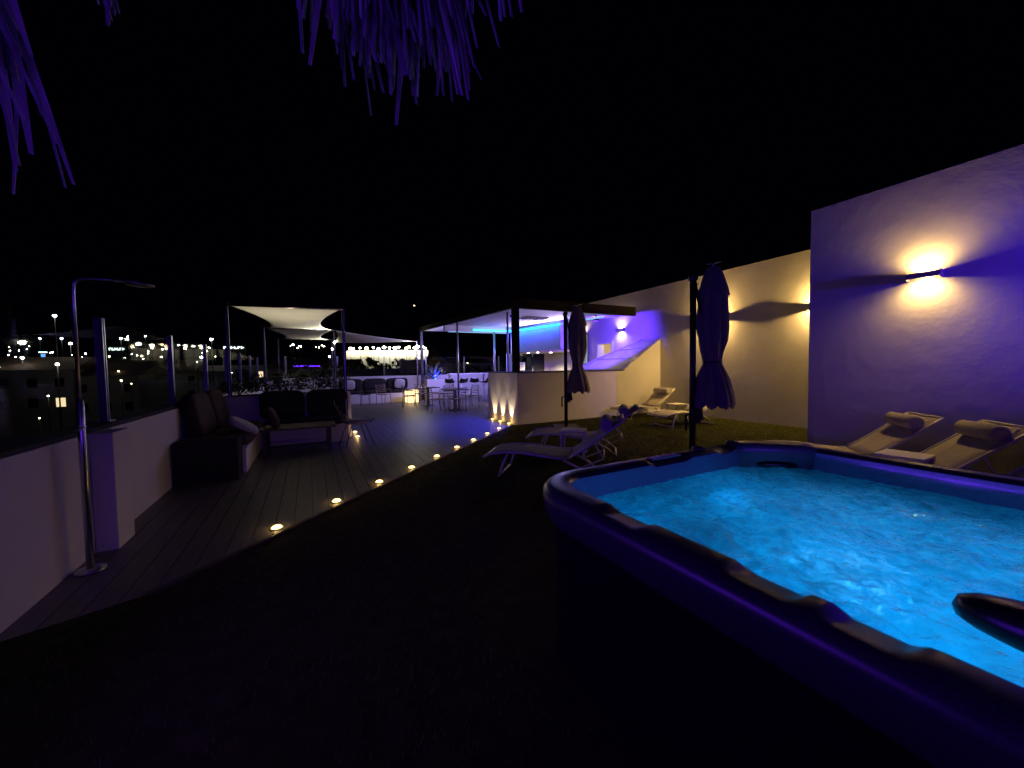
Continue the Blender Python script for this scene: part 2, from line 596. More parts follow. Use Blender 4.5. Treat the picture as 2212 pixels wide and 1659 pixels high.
for t in (0.0, 0.35, 0.67, 1.0):
    one('frame_bar', 'alu', sk, lambda q: q.bar(skp(t, 0.0)+Vector((0, 0, 0.012)), skp(t, far(t)+0.04)+Vector((0, 0, 0.012)), 0.04, 0.04), bevel=0.004)
one('frame_rail', 'alu', sk, lambda q: q.bar(skp(0, far(0)+0.03)+Vector((0, 0, 0.02)), skp(1, far(1)+0.03)+Vector((0, 0, 0.02)), 0.06, 0.05), bevel=0.004)
def steps(q):
    for i in range(6):
        q.b2(0.05+i*0.24, 0.05+(i+1)*0.24, 0.05, far((i+1)*0.24/1.57)-0.02, -0.03, 0.12+i*0.17)
one('stairs', 'white', sk, steps)
one('stair_lamp', 'e_down', sk, lambda q: q.lathe([(0.07, 0.0), (0.07, 0.03)], 14, c=(0.35, 1.5, 1.1)))
lamp('POINT', 'stair_bulb', sk, (0.55, 0.7, 1.35), 16, (1, .82, .6), 0.1)

# left parapet with pier, glazing posts on top
lp = thing('parapet_wall', 'low white rendered parapet with a pier beside the outdoor shower', 'wall')
one('wall_body', 'render', lp, lambda b: b.b2(-1.9, -1.65, -4, 19.2, -0.5, 1.0))
one('pier', 'render', lp, lambda b: b.b2(-1.648, -1.50, 4.46, 4.80, -0.04, 1.0), bevel=0.008)
one('coping', 'deckgap', lp, lambda b: b.b2(-1.92, -1.665, -4, 19.2, 1.001, 1.035), bevel=0.005)

def railing(label, p0, d, n, step, z0, z1):
    t = thing('glass_railing', label, 'railing', p0)
    t.rotation_euler = (0, 0, math.atan2(d[1], d[0]))
    first = None
    for i in range(n):
        if first is None:
            q = MB()
            for s in (-1, 1):
                q.b2(s*0.022-0.006, s*0.022+0.006, -0.03, 0.03, z0, z1)
            q.b2(-0.06, 0.06, -0.06, 0.06, z0, z0+0.012)
            q.b2(-0.0155, 0.0155, -0.02, 0.02, z0+0.25, z0+0.29)
            q.b2(-0.0155, 0.0155, -0.02, 0.02, z1-0.29, z1-0.25)
            first = q.build('post', 'steel', t, bevel=0.002)
            pn = one('pane', 'glass', t, lambda g: g.b2(0.05, step-0.05, -0.006, 0.006, z0+0.06, z1-0.03))
        else:
            c = first.copy()
            C.objects.link(c)
            c.location = (i*step, 0, 0)
            if i < n-1:
                g = pn.copy()
                C.objects.link(g)
                g.location = (i*step, 0, 0)
    return t
railing('clear glass railing with steel posts along the white parapet by the shower', (-1.78, 0.95, 0), (0, 1), 9, 2.1, 1.036, 2.04)
railing('clear glass railing with steel posts on the rear parapet facing the town', (-0.9, 19.05, 0), (1, 0), 6, 2.02, 1.2, 2.13)
tag(one('rear_parapet', 'render', None, lambda b: b.b2(-1.64, 10, 18.9, 19.2, -0.5, 1.19), bevel=0.006), 'white rear parapet glowing lavender behind the bar stools', 'wall')

# ================================================================== WALL LAMPS
def sconce(loc, label, e, wide=0.0, col=WARM):
    t = thing('wall_lamp', label, 'lamp', loc, 0, 'up and down wall lamps')
    # mounted on a wall facing -X : a slim box, open above and below, with a divider in the middle
    W_, H_, D_ = 0.165, 0.054, 0.14
    one('front_plate', 'housing', t, lambda b: b.b2(-D_, -D_+0.004, -W_, W_, -0.037, 0.037), bevel=0.001)
    one('back_plate', 'housing', t, lambda b: b.b2(-0.005, -0.001, -W_, W_, -H_, H_))
    for q in (-1, 1):
        one('end_plate', 'housing', t, lambda b: b.b2(-D_+0.0045, -0.0055, q*W_-0.002*(1+q), q*W_+0.002*(1-q), -H_, H_))
    one('divider', 'housing', t, lambda b: b.b2(-D_+0.0045, -0.0055, -W_+0.0045, W_-0.0045, -0.003, 0.003))
    for q in (1, -1):
        one('bulb', 'e_sconce', t, lambda b: b.tube([(-0.122, -0.13, q*0.014), (-0.122, 0.13, q*0.014)], 0.008, 8))
        lamp('SPOT', 'bulb_light', t, (-0.088, 0, q*0.018), e, col, 0.012, R(154), 1.0, (0, 0, q))
        if wide:
            lamp('POINT', 'bulb_scatter', t, (-0.086, 0, q*0.020), wide, col, 0.012)
    return t
sconce((7.5, 2.06, 2.66), 'lit wall lamp on the tall plastered wall behind the hot tub', 60, 6)
sconce((10, 4.36, 2.76), 'lit wall lamp tucked behind the corner of the tall wall', 45, 130)
sconce((10, 6.85, 2.76), 'lit wall lamp on the recessed wall behind the closed violet parasol', 90, 140)
sconce((10, 10.48, 2.78), 'lit wall lamp above the stair skylight inside the bar', 36, col=(1, .7, .36))
sconce((10, 12.6, 2.80), 'lit wall lamp above the white board inside the bar', 36, col=(1, .7, .36))

# ================================================================== DECK LIGHTS
def deck_light(loc, label, group, e=0.0, aim=(0, 0, 1), spot=40):
    t = thing('deck_light', label, 'light', loc, 0, group)
    one('ring', 'steel', t, lambda b: b.lathe([(0.062, -0.02), (0.062, 0.003), (0.048, 0.006), (0.046, -0.02)], 20, cap=False))
    one('lens', 'e_warm', t, lambda b: b.lathe([(0.045, -0.01), (0.045, 0.008), (0.034, 0.019), (0.010, 0.024)], 16))
    lamp('POINT', 'glow_bulb', t, (0, 0, 0.06), 0.6, WARM, 0.02)
    if e:
        lamp('SPOT', 'bulb', t, (0, 0, 0.035), e, WARM2, 0.02, R(spot), 0.7, aim)
    return t
for i in range(9):
    p = L0 + LD*i
    deck_light((p.x, p.y, 0), 'small round lit lamp set in the deck along the diagonal turf edge', 'deck lights along the turf edge')
for i, y in enumerate((9.09, 9.62, 10.13)):
    deck_light((4.66, y, 0), 'small round lamp washing light up the end of the half wall', 'uplights at the half wall end', 46.0, (0.13, 0, 1), 58)

# ================================================================== HOT TUB
TX0, TX1, TY0, TY1 = 1.0, 3.2, -0.75, 1.84
def rr_loop(off, z, rad, n=14, zf=None, xf=None):
    x0, x1, y0, y1 = TX0+off, TX1-off, TY0+off, TY1-off
    r = max(0.03, rad-off)
    pts = []
    for (cx_, cy_, a0) in ((x1-r, y1-r, 0), (x0+r, y1-r, 90), (x0+r, y0+r, 180), (x1-r, y0+r, 270)):
        for i in range(n+1):
            a = R(a0+90*i/n)
            pts.append([cx_+r*math.cos(a), cy_+r*math.sin(a), z])
    # subdivide the straight runs so that the rim can be scalloped
    out = []
    for i, p in enumerate(pts):
        q = pts[(i+1) % len(pts)]
        out.append(p)
        d = math.hypot(q[0]-p[0], q[1]-p[1])
        if d > 0.4:
            m = 90
            for k2 in range(1, m):
                t = k2/m
                out.append([p[0]+(q[0]-p[0])*t, p[1]+(q[1]-p[1])*t, z])
    return out
def sstep(a, b, x):
    t = min(1, max(0, (x-a)/(b-a)))
    return t*t*(3-2*t)
SC = [(1.02, 1.26, 0.038), (0.50, 0.70, 0.042), (0.285, 0.455, 0.042), (-0.45, -0.2, 0.03)]
def scallop(p):
    """how far the rim is scooped at this point: cup recesses on the side towards -X, shallow ones on the far side"""
    if p[0] < TX0+0.3:
        s = 0
        for a, b, h in SC:
            s = max(s, h*sstep(a-0.006, a+0.05, p[1])*(1-sstep(b-0.016, b+0.006, p[1])))
        return s
    if p[1] > TY1-0.3 and p[0] < TX1-0.45:
        s = 0
        for a, b in ((1.85, 2.22), (2.5, 2.68)):
            s = max(s, 0.018*sstep(a-0.02, a+0.05, p[0])*(1-sstep(b-0.05, b+0.02, p[0])))
        return s
    return 0
def shell_part(prof, rad=0.34, scal=()):
    rows = []
    for i, (off, z) in enumerate(prof):
        l = rr_loop(off, z, rad)
        if i in scal:
            for p in l:
                s = scallop(p)
                p[2] -= s*scal[i]
                # bulge of the recess towards the water
                if p[0] < TX0+0.3:
                    p[0] += s*scal[i]*1.1
        l.append(l[0])
        rows.append(l)
    return rows
tub = thing('hot_tub', 'large dark rimmed hot tub with glowing blue bubbling water', 'hot tub', (0, 0, 0))
def cabinet(b):
    b.grid(shell_part([(0.07, 0.0), (0.06, 0.74)]), flip=True)
one('cabinet', 'cabinet', tub, cabinet)
rimo = one('rim', 'acrylic', tub, lambda b: b.grid(shell_part([(0.08, 0.715), (0.045, 0.712), (0.03, 0.73), (0.012, 0.78), (0.0, 0.84), (0.004, 0.872), (0.022, 0.893), (0.05, 0.903), (0.085, 0.905), (0.125, 0.903), (0.142, 0.897), (0.152, 0.88)],
           scal={7: 0.35, 8: 0.8, 9: 1.0, 10: 1.0, 11: 1.0}), flip=True))
one('basin', 'basin', tub, lambda b: b.grid(shell_part([(0.1515, 0.882), (0.158, 0.84), (0.165, 0.72), (0.175, 0.60), (0.21, 0.46), (0.30, 0.42), (0.55, 0.42), (0.62, 0.36), (0.66, 0.12), (0.75, 0.10), (1.05, 0.10)], scal={0: 1.0, 1: 0.4}), flip=True))
# cup recesses
for a, b_, h in SC[:3]:
    one('cup_holder', 'rubber', tub, lambda q: q.lathe([(0.052, 0.0), (0.050, 0.006), (0.040, 0.004), (0.034, -0.02), (0.001, -0.022)], 20, c=(TX0+0.088, (a+b_)/2-0.02, 0.886-h*0.62), cap=False))
# water surface
def water(b):
    from mathutils import noise
    nx, ny = 190, 220
    o = 0.164
    x0, x1, y0, y1 = TX0+o, TX1-o, TY0+o, TY1-o
    r = 0.19
    P = []
    for j in range(ny+1):
        row = []
        for i in range(nx+1):
            u, v = i/nx, j/ny
            x, y = x0+(x1-x0)*u, y0+(y1-y0)*v
            # pull corner points on to the rounded corner
            cx_, cy_ = min(max(x, x0+r), x1-r), min(max(y, y0+r), y1-r)
            d = math.hypot(x-cx_, y-cy_)
            if d > 0:
                m = max(abs(x-cx_), abs(y-cy_))
                x, y = cx_+(x-cx_)*m/d, cy_+(y-cy_)*m/d
            e = min(1, min(u, 1-u, v, 1-v)*14)
            q = Vector((x*2.3, y*2.3, 0))
            h = noise.fractal(q, 0.7, 2.1, 6)*0.034*e + 0.012*noise.noise(Vector((x*9, y*9, 3)))*(0.4+0.6*e) + 0.006*noise.noise(Vector((x*23, y*23, 8)))
            row.append((x, y, 0.765+h))
        P.append(row)
    b.grid(P)
one('water', 'water', tub, water)
# underwater lamps
for (x, y) in ((1.85, 0.0), (2.35, 0.9)):
    one('underwater_lamp', 'e_aqua', tub, lambda q: q.blob((x, y, 0.115), (0.16, 0.16, 0.05), 14, 6))
lamp('AREA', 'underwater_bulb', tub, (2.1, 0.45, 0.14), 11.5, AQUA, aim=(0, 0, 1), size=(1.1, 1.7))
for (x, y) in ((1.35, 0.4), (1.45, 1.35), (2.85, 0.1), (2.3, 1.45), (2.1, -0.5)):
    lamp('POINT', 'seat_bulb', tub, (x, y, 0.50), 1.0, AQUA, 0.12)
# corner module with skimmer mouth
def module(b):
    mt = Matrix.Rotation(R(-45), 3, 'Z')
    b.blob((2.95, 1.575, 0.79), (0.56, 0.20, 0.27), 28, 14, 6, mtx=mt)
one('corner_headrest', mat('corner_module', (0.10, 0.11, 0.14), 0.3, coat=0.2), tub, module)
one('skimmer_mouth', 'rubber', tub, lambda b: b.blob((2.882, 1.507, 0.785), (0.26, 0.05, 0.055), 20, 8, 2.2, mtx=Matrix.Rotation(R(-45), 3, 'Z')))
# black head pillow carried on a bolster of the shell
def bolster(b):
    b.blob((1.44, 0.0, 0.885), (0.18, 0.66, 0.11), 28, 12, 2.9, mtx=Matrix.Rotation(R(8), 3, 'Y'))
one('head_pillow', 'rubber', tub, bolster)
one('pillow_bracket', 'rubber', tub, lambda b: b.bar((1.16, -0.12, 0.80), (1.44, -0.12, 0.85), 0.2, 0.03))
# control panel on the far rim
one('control_panel', mat('panel_grey', (0.42, 0.40, 0.42), 0.25), tub, lambda b: b.box((2.04, 1.755, 0.899), (0.26, 0.06, 0.012)), bevel=0.004)
for x in (1.98, 2.05, 2.11):
    one('button', mat('button_pale', (0.75, 0.75, 0.78), 0.2), tub, lambda b: b.lathe([(0.016, 0.9055), (0.014, 0.911)], 12, c=(x, 1.755, 0)))
for x in (2.40, 2.78):
    one('jet_valve', 'acrylic', tub, lambda b: b.lathe([(0.045, 0.895), (0.045, 0.918), (0.03, 0.926)], 16, c=(x, 1.765, 0)))

# ================================================================== SUN LOUNGERS
def make_lounger(label, fab='sling', frame='alu', pil='pillow'):
    t = thing('sun_lounger', label, 'sun lounger')
    W = 0.30                      # half width; foot end at origin, body along +X
    top = [(0.0, 0.27), (0.10, 0.315), (0.30, 0.345), (0.55, 0.345), (0.80, 0.315), (1.02, 0.29), (1.18, 0.30)]
    back = [(1.18, 0.30), (1.30, 0.375), (1.55, 0.56), (1.76, 0.72), (1.86, 0.80)]
    for part, path in (('bed_sling', top), ('back_sling', back)):
        def sl(b):
            P = []
            for x, z in path:
                P.append([(x, y, z-0.012*(1-(y/W)**2)) for y in (-W, -W/2, 0, W/2, W)])
            b.grid(P)
        one(part, fab, t, sl, solid=0.008)
        for s in (-1, 1):
            one('side_rail', frame, t, lambda b: b.tube([(x, s*(W+0.012), z) for x, z in path], 0.017, 8))
    one('foot_bar', frame, t, lambda b: b.tube([(0.0, -W-0.012, 0.27), (0.0, W+0.012, 0.27)], 0.016, 8))
    one('head_bar', frame, t, lambda b: b.tube([(1.87, -W-0.012, 0.805), (1.87, W+0.012, 0.805)], 0.016, 8))
    for xa, za, xb in ((0.34, 0.33, 0.22), (1.10, 0.28, 1.52)):
        for s in (-1, 1):
            mid = ((xa+xb)/2+(0.03 if xb > 1 else 0), s*W, za*0.56)
            one('leg', frame, t, lambda b: b.tube([(xa, s*W, za-0.01), mid, (xb, s*W, 0.015)], 0.016, 8))
        one('leg_bar', frame, t, lambda b: b.tube([(xb, -W-0.02, 0.016), (xb, W+0.02, 0.016)], 0.016, 8))
    for s in (-1, 1):
        one('back_strut', frame, t, lambda b: b.tube([(1.50, s*(W-0.03), 0.51), (1.62, s*(W-0.03), 0.30), (1.30, s*(W-0.03), 0.155)], 0.010, 6))
    one('strut_bar', frame, t, lambda b: b.tube([(1.62, -W+0.03, 0.30), (1.62, W-0.03, 0.30)], 0.010, 6))
    def pl(b):
        m = Matrix.Rotation(R(-38), 3, 'Y')
        b.tube([(1.655, y, 0.735) for y in (-0.262, -0.26, -0.24, 0.24, 0.26, 0.262)], [0.05, 0.07, 0.085, 0.085, 0.07, 0.05], 16)
    p = one('pillow', pil, t, pl)
    one('strap', fab, p, lambda b: b.bar((1.70, -0.17, 0.76), (1.84, -0.17, 0.80), 0.03, 0.006))
    return t
G = 'sun loungers on the turf'
lo = make_lounger('pale sling sun lounger beside the cream half wall with head to the boundary wall')
lo['group'] = G
lo.location = (7.62, 8.16, 0)
lo.rotation_euler.z = R(-3)
dup(lo, (7.42, 6.62, 0), R(-6), 'pale sling sun lounger on the turf half hidden by the mast of the violet parasol', G)
dup(lo, (5.62, 3.22, 0), R(-46), 'pale sling sun lounger lit warm under the wall lamp beside the hot tub', G)
dup(lo, (5.28, 2.50, 0), R(-46), 'shadowed sun lounger next to the lit one behind the hot tub', G)
dup(lo, (4.92, 1.75, 0), R(-46), 'violet lit sun lounger at the edge beside the shadowed lounger', G)
lg = make_lounger('grey sling sun lounger nearest the hot tub in the dark pair on the turf', 'slinggrey', 'alu', 'slinggrey')
lg['group'] = G
lg.location = (2.3, 5.10, 0)
lg.rotation_euler.z = R(-42)
dup(lg, (3.50, 6.02, 0), R(-42), 'grey sling sun lounger on the half wall side of the dark pair', G)

def side_table(loc, rz, label, h=0.44, m='white'):
    t = thing('side_table', label, 'table', loc, rz, 'low white side tables between loungers')
    one('table_top', m, t, lambda b: b.b2(-0.21, 0.21, -0.21, 0.21, h-0.03, h), bevel=0.006)
    for sx in (-1, 1):
        for sy in (-1, 1):
            one('leg', m, t, lambda b: b.b2(sx*0.185-0.018, sx*0.185+0.018, sy*0.185-0.018, sy*0.185+0.018, 0, h-0.031))
    return t
side_table((3.93, 5.27, 0), R(-44), 'low white side table between the two grey loungers', 0.43)
side_table((9.05, 7.35, 0), R(-4), 'low white side table between the two pale loungers by the boundary wall', 0.42)
side_table((6.05, 1.80, 0), R(3), 'low white side table beside the warm lit lounger by the hot tub', 0.43)

# ================================================================== CANTILEVER PARASOLS (closed)
def parasol(loc, rz, label, seed, h=2.95):
    r_ = random.Random(seed)
    t = thing('closed_parasol', label, 'parasol', loc, rz, 'closed cantilever parasols')
    one('mast', 'dark', t, lambda b: b.tube([(0, 0, 0), (0, 0, h-0.16)], 0.045, 12))
    one('base_plate', 'dark', t, lambda b: b.b2(-0.3, 0.3, -0.3, 0.3, 0.001, 0.03), bevel=0.006)
    one('mast_cap', 'dark', t, lambda b: b.blob((0, 0, h-0.16), (0.13, 0.13, 0.12), 14, 8))
    one('strut', 'dark', t, lambda b: b.tube([(0.03, 0, h-0.22), (0.20, 0, h-1.1), (0.16, 0, 0.95)], 0.022, 8))
    one('crank', 'dark', t, lambda b: (b.b2(-0.03, 0.10, -0.05, 0.05, 0.62, 0.86), b.tube([(-0.03, 0, 0.76), (-0.10, 0, 0.74), (-0.10, 0, 0.5)], 0.02, 8), b.tube([(0.10, 0, 0.95), (0.13, 0, 0.66)], 0.04, 8)), bevel=0.01)
    # canopy : pleated skirt gathered at the waist
    prof = [(0.02, 2.93), (0.09, 2.90), (0.12, 2.82), (0.155, 2.70), (0.185, 2.58), (0.20, 2.42), (0.215, 2.22), (0.215, 2.02), (0.20, 1.85), (0.165, 1.70), (0.135, 1.58), (0.12, 1.52), (0.16, 1.43), (0.22, 1.28), (0.27, 1.08), (0.30, 0.94), (0.275, 0.86)]
    n = 64
    cx_ = 0.30
    def can(b):
        from mathutils import noise
        rows = []
        ph = [r_.uniform(-0.5, 0.5) for _ in range(8)]
        am = [r_.uniform(0.7, 1.3) for _ in range(8)]
        for r, z in prof:
            row = []
            k_ = min(1, max(0, (2.95-z)/0.9))
            for j in range(n+1):
                a = 2*math.pi*j/n
                s = (a/(2*math.pi)*8) % 8
                i = int(s) % 8
                f = abs(math.cos(s*math.pi))
                pl = (1 - k_*0.30*am[i]*(1-f)**1.2)*(1+0.05*k_*math.sin(3*z+ph[i]*6))
                rr = r*pl
                rr *= 1+0.10*k_*noise.noise(Vector((math.cos(a)*2.2, math.sin(a)*2.2, z*3.5+seed))) + 0.05*k_*math.sin(a*13+z*4+ph[i]*4)
                tw = 0.25*k_*math.sin(2.0*z)
                zz = z
                if z < 0.95:
                    zz += 0.06*(1-f) - 0.04*r_.random()
                row.append((cx_+rr*math.cos(a+tw), rr*math.sin(a+tw), zz))
            row[-1] = row[0]
            rows.append(row)
        b.grid(rows, flip=False)
    one('canopy', 'canvas', t, can)
    def vent(b):
        rows = []
        for r, z in ((0.05, 2.955), (0.10, 2.925), (0.15, 2.80), (0.20, 2.64), (0.232, 2.54)):
            row = []
            for j in range(n+1):
                a = 2*math.pi*j/n
                f = abs(math.cos(a*4))
                rr = r*(0.86+0.14*f)
                row.append((cx_+rr*math.cos(a), rr*math.sin(a), z-(0.05*f if r > 0.2 else 0)))
            row[-1] = row[0]
            rows.append(row)
        b.grid(rows)
    one('vent_flap', 'canvas', t, vent)
    one('tie', 'dark', t, lambda b: b.tube([(cx_+0.126*math.cos(a), 0.126*math.sin(a), 1.53) for a in [2*math.pi*j/16 for j in range(16)]], 0.012, 6, closed=True))
    one('finial', 'steel', t, lambda b: (b.tube([(cx_, 0, 2.95), (cx_, 0, 3.0)], 0.014, 8), b.tube([(cx_-0.10, 0.0, 2.985), (cx_, 0, 2.995), (cx_+0.12, 0, 3.02)], 0.008, 6)))
    return t
parasol((5.60, 7.80, 0), R(-27), 'closed grey parasol on a black mast in front of the half wall', 3)
parasol((5.10, 3.86, 0), R(-27), 'closed parasol glowing violet on a black mast behind the hot tub', 5)

# ================================================================== OUTDOOR SHOWER
sh = thing('outdoor_shower', 'tall steel outdoor shower pole with horizontal arm by the parapet', 'shower', (-1.535, 4.06, 0))
one('base_plate', 'steel', sh, lambda b: b.lathe([(0.09, -0.003), (0.09, 0.012), (0.03, 0.02)], 20))
one('column', 'steel', sh, lambda b: b.lathe([(0.023, 0.012), (0.023, 1.30), (0.016, 1.31)], 14))
one('riser', 'steel', sh, lambda b: b.tube([(0, 0, 1.30), (0, 0, 2.10), (0.006, 0, 2.17), (0.03, 0, 2.205), (0.09, 0, 2.22), (0.36, 0, 2.215)], 0.0125, 12))
one('shower_head', 'steel', sh, lambda b: b.lathe([(0.02, 2.205), (0.085, 2.20), (0.085, 2.188), (0.07, 2.185)], 20, c=(0.38, 0, 0)))
one('valve', 'steel', sh, lambda b: (b.tube([(0, -0.03, 1.1), (0, -0.09, 1.1)], 0.02, 10), b.tube([(0, -0.085, 1.1), (0.06, -0.085, 1.11)], 0.007, 6)))

# ================================================================== BAR PAVILION
pav = thing('bar_pavilion', 'open bar pavilion with dark posts, white ceiling and blue light strip', 'pavilion', (4.75, 8.9, 0))
def roofz(y):
    return 3.05 + 0.026*y
def slab(b):
    vs = []
    for y in (0.12, 9.6):
        for x in (0.1, 4.28):
            for dz in (0, 0.20):
                vs.append((x, y, roofz(y)+0.03+dz))
    b.add(vs, [(0, 4, 6, 2), (1, 3, 7, 5), (0, 1, 5, 4), (2, 6, 7, 3), (0, 2, 3, 1), (4, 5, 7, 6)])
one('ceiling', 'ceiling', pav, slab)
def fascia(b):
    b.bar((-0.05, 0.05, roofz(0)+0.135), (4.33, 0.05, roofz(0)+0.135), 0.12, 0.27)
    b.bar((0.03, 0.111, roofz(0)+0.10), (0.03, 9.65, roofz(9.6)+0.10), 0.12, 0.20)
one('fascia', 'brownfascia', pav, fascia, bevel=0.008)
one('rear_beam', 'white', pav, lambda b: b.b2(0.1, 3.12, 6.05, 6.2, roofz(6)-0.20, roofz(6)+0.028))
one('corner_post', 'brownfascia', pav, lambda b: b.b2(-0.02, 0.14, -0.06, 0.10, 1.391, roofz(0)), bevel=0.006)
one('post', 'dark', pav, lambda b: b.b2(0.0, 0.12, 9.5, 9.62, -0.03, roofz(9.5)), bevel=0.006)
one('post', 'steel', pav, lambda b: b.tube([(0.03, 4.4, -0.03), (0.03, 4.4, roofz(4.4))], 0.035, 12))
one('post', 'steel', pav, lambda b: b.tube([(2.25, 6.0, -0.03), (2.25, 6.0, roofz(6.0)-0.2)], 0.045, 12))
one('post', 'steel', pav, lambda b: b.tube([(0.28, 0.9, 1.39), (0.28, 0.9, roofz(0.9))], 0.03, 12))
# bulkhead with the blue strip
one('bulkhead', 'white', pav, lambda b: b.b2(3.15, 3.33, 2.4, 6.2, 2.12, roofz(2.4)+0.025))
one('soffit', 'cream', pav, lambda b: b.b2(3.331, 5.24, 4.3, 6.2, 2.12, 2.20))
strip = one('light_strip', 'e_led', pav, lambda b: (b.bar((3.128, 2.4, 3.0), (3.128, 6.02, 3.075), 0.035, 0.05), b.bar((1.30, 6.02, 3.08), (3.14, 6.02, 3.08), 0.035, 0.05)))
one('light_strip', 'e_ledpale', pav, lambda b: b.bar((3.128, 0.12, 2.985), (3.128, 2.39, 3.0), 0.035, 0.05))
lamp('AREA', 'strip_light', pav, (2.98, 4.25, 2.95), 34, (0.0, 0.06, 1.0), aim=(1, 0, -0.35), size=(3.6, 0.05))
lamp('AREA', 'strip_light', pav, (3.08, 4.25, 2.98), 4, (0.02, 0.08, 1.0), aim=(-1, 0, 0.3), size=(3.6, 0.05))
lamp('AREA', 'strip_light', pav, (2.2, 5.90, 2.95), 5, (0.02, 0.08, 1.0), aim=(0, -1, -0.3), size=(1.8, 0.05))
lamp('AREA', 'ceiling_fill', pav, (3.0, 3.6, 2.85), 78, (0.60, 0.46, 1.0), aim=(-1, 0, 0.75), size=(3.6, 0.05))  # fill light added to brighten the ceiling, no lamp of its own
one('added_rear_strip', 'e_ledpale', pav, lambda b: b.b2(0.3, 3.0, 6.201, 6.23, 2.98, 3.02))  # glowing strip added to turn the rear parapet lavender
lamp('AREA', 'parapet_fill', pav, (1.65, 6.25, 3.0), 190, (0.32, 0.26, 1.0), aim=(0, 1, -0.55), size=(2.7, 0.05))  # added fill thrown back on to the rear parapet
# downlights in the soffit
for (x, y) in ((3.8, 5.0), (4.45, 5.0), (3.8, 5.8)):
    d_ = one('downlight', 'e_down', pav, lambda b: b.lathe([(0.05, 2.105), (0.05, 2.119)], 14, c=(x, y, 0)))
lamp('SPOT', 'downlight_bulb', pav, (4.1, 5.2, 2.08), 280, (1, .8, .55), 0.05, R(140), 0.6, (0, 0, -1))
# rear service wall
one('service_wall', 'cream', pav, lambda b: (b.b2(3.20, 3.62, 6.25, 6.45, -0.03, 2.115), b.b2(4.95, 5.24, 6.25, 6.45, -0.03, 2.115), b.b2(3.62, 4.95, 6.251, 6.449, -0.03, 1.30)))
one('blue_post', mat('white_gloss', (0.7, 0.7, 0.72), 0.4), pav, lambda b: b.b2(3.03, 3.19, 6.22, 6.42, -0.03, 2.11))
one('service_window', 'darkglass', pav, lambda b: b.b2(3.62, 4.95, 6.3, 6.33, 1.302, 2.113))
one('window_mullion', 'alu', pav, lambda b: b.b2(4.28, 4.32, 6.26, 6.298, 1.302, 2.11))
# unseen violet flood that colours the bar wall: small fixture under the front fascia
fl = thing('flood_light', 'small violet floodlight under the pavilion fascia over the deck', 'floodlight', (4.95, 9.3, 2.86))
one('housing', 'black', fl, lambda b: b.box((0, 0, 0.03), (0.16, 0.10, 0.06)), bevel=0.006)
one('lens', 'e_blue', fl, lambda b: b.box((0, 0, -0.003), (0.13, 0.07, 0.004)))
one('bracket', 'black', fl, lambda b: b.bar((0, 0, 0.06), (0, 0, 0.2), 0.03))
lamp('SPOT', 'bulb', fl, (0, 0, -0.02), 1300, (0.02, 0.02, 1.0), 0.05, R(100), 0.8, (-0.34, 0.16, -1))
fl2 = thing('flood_light', 'small violet floodlight hung from the pavilion ceiling facing the lamps', 'floodlight', (8.0, 9.5, 2.92))
one('housing', 'black', fl2, lambda b: b.box((0, 0, 0.03), (0.16, 0.10, 0.06)), bevel=0.006)
one('lens', 'e_blue', fl2, lambda b: b.box((0.0, 0, -0.003), (0.13, 0.07, 0.004)))
one('bracket', 'black', fl2, lambda b: b.bar((0, 0, 0.06), (0, 0, 0.19), 0.03))
lamp('SPOT', 'bulb', fl2, (0.03, 0, -0.02), 760, (0.09, 0.025, 1.0), 0.05, R(140), 0.6, (1, 0.9, -0.30))

# things in the bar
bd = thing('display_board', 'white glass display board hung on the violet bar wall', 'board', (9.995, 12.75, 1.6))
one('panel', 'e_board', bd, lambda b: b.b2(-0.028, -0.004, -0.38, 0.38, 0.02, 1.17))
one('frame', 'dark', bd, lambda b: (b.b2(-0.035, -0.001, -0.40, -0.381, 0, 1.19), b.b2(-0.035, -0.001, 0.381, 0.40, 0, 1.19), b.b2(-0.035, -0.001, -0.38, 0.38, 0.0, 0.019), b.b2(-0.035, -0.001, -0.38, 0.38, 1.171, 1.19)))
one('print', mat('print_red', (0.25, 0.03, 0.03), 0.6), bd, lambda b: (b.blob((-0.031, 0.13, 0.72), (0.006, 0.10, 0.08), 10, 6), b.blob((-0.031, -0.30, 0.72), (0.006, 0.06, 0.06), 10, 6)))
one('print', mat('print_blue', (0.12, 0.2, 0.45), 0.6), bd, lambda b: (b.b2(-0.031, -0.029, -0.24, -0.20, 0.10, 0.46), b.b2(-0.031, -0.029, -0.17, -0.14, 0.10, 0.40)))
dr = thing('doorway', 'bright cream doorway with white frame in the violet bar wall', 'door', (10.0, 11.39, 0))
one('door_frame', 'white', dr, lambda b: (b.b2(-0.03, 0.28, -0.458, -0.39, -0.03, 2.418), b.b2(-0.03, 0.28, 0.39, 0.458, -0.03, 2.418), b.b2(-0.03, 0.28, -0.389, 0.389, 2.35, 2.418)))
one('lobby_wall', 'cream', dr, lambda b: (b.b2(1.3, 1.4, -1.2, 1.2, -0.03, 2.6), b.b2(0.301, 1.3, 1.0, 1.1, -0.03, 2.6), b.b2(0.301, 1.3, -1.1, -1.0, -0.03, 2.6), b.b2(0.301, 1.299, -0.999, 0.999, 2.5, 2.6)))
one('ceiling_lamp', 'e_down', dr, lambda b: b.lathe([(0.10, 2.47), (0.10, 2.498)], 16, c=(0.75, 0, 0)))
lamp('POINT', 'ceiling_bulb', dr, (0.75, 0, 2.35), 14, (1, .8, .5), 0.08)
ac = thing('air_conditioner', 'white twin fan air conditioner unit in front of the service wall', 'air conditioner', (8.22, 14.95, 1.36))
one('casing', 'white', ac, lambda b: b.b2(-0.30, 0.30, 0, 0.16, 0.0, 0.36), bevel=0.01)
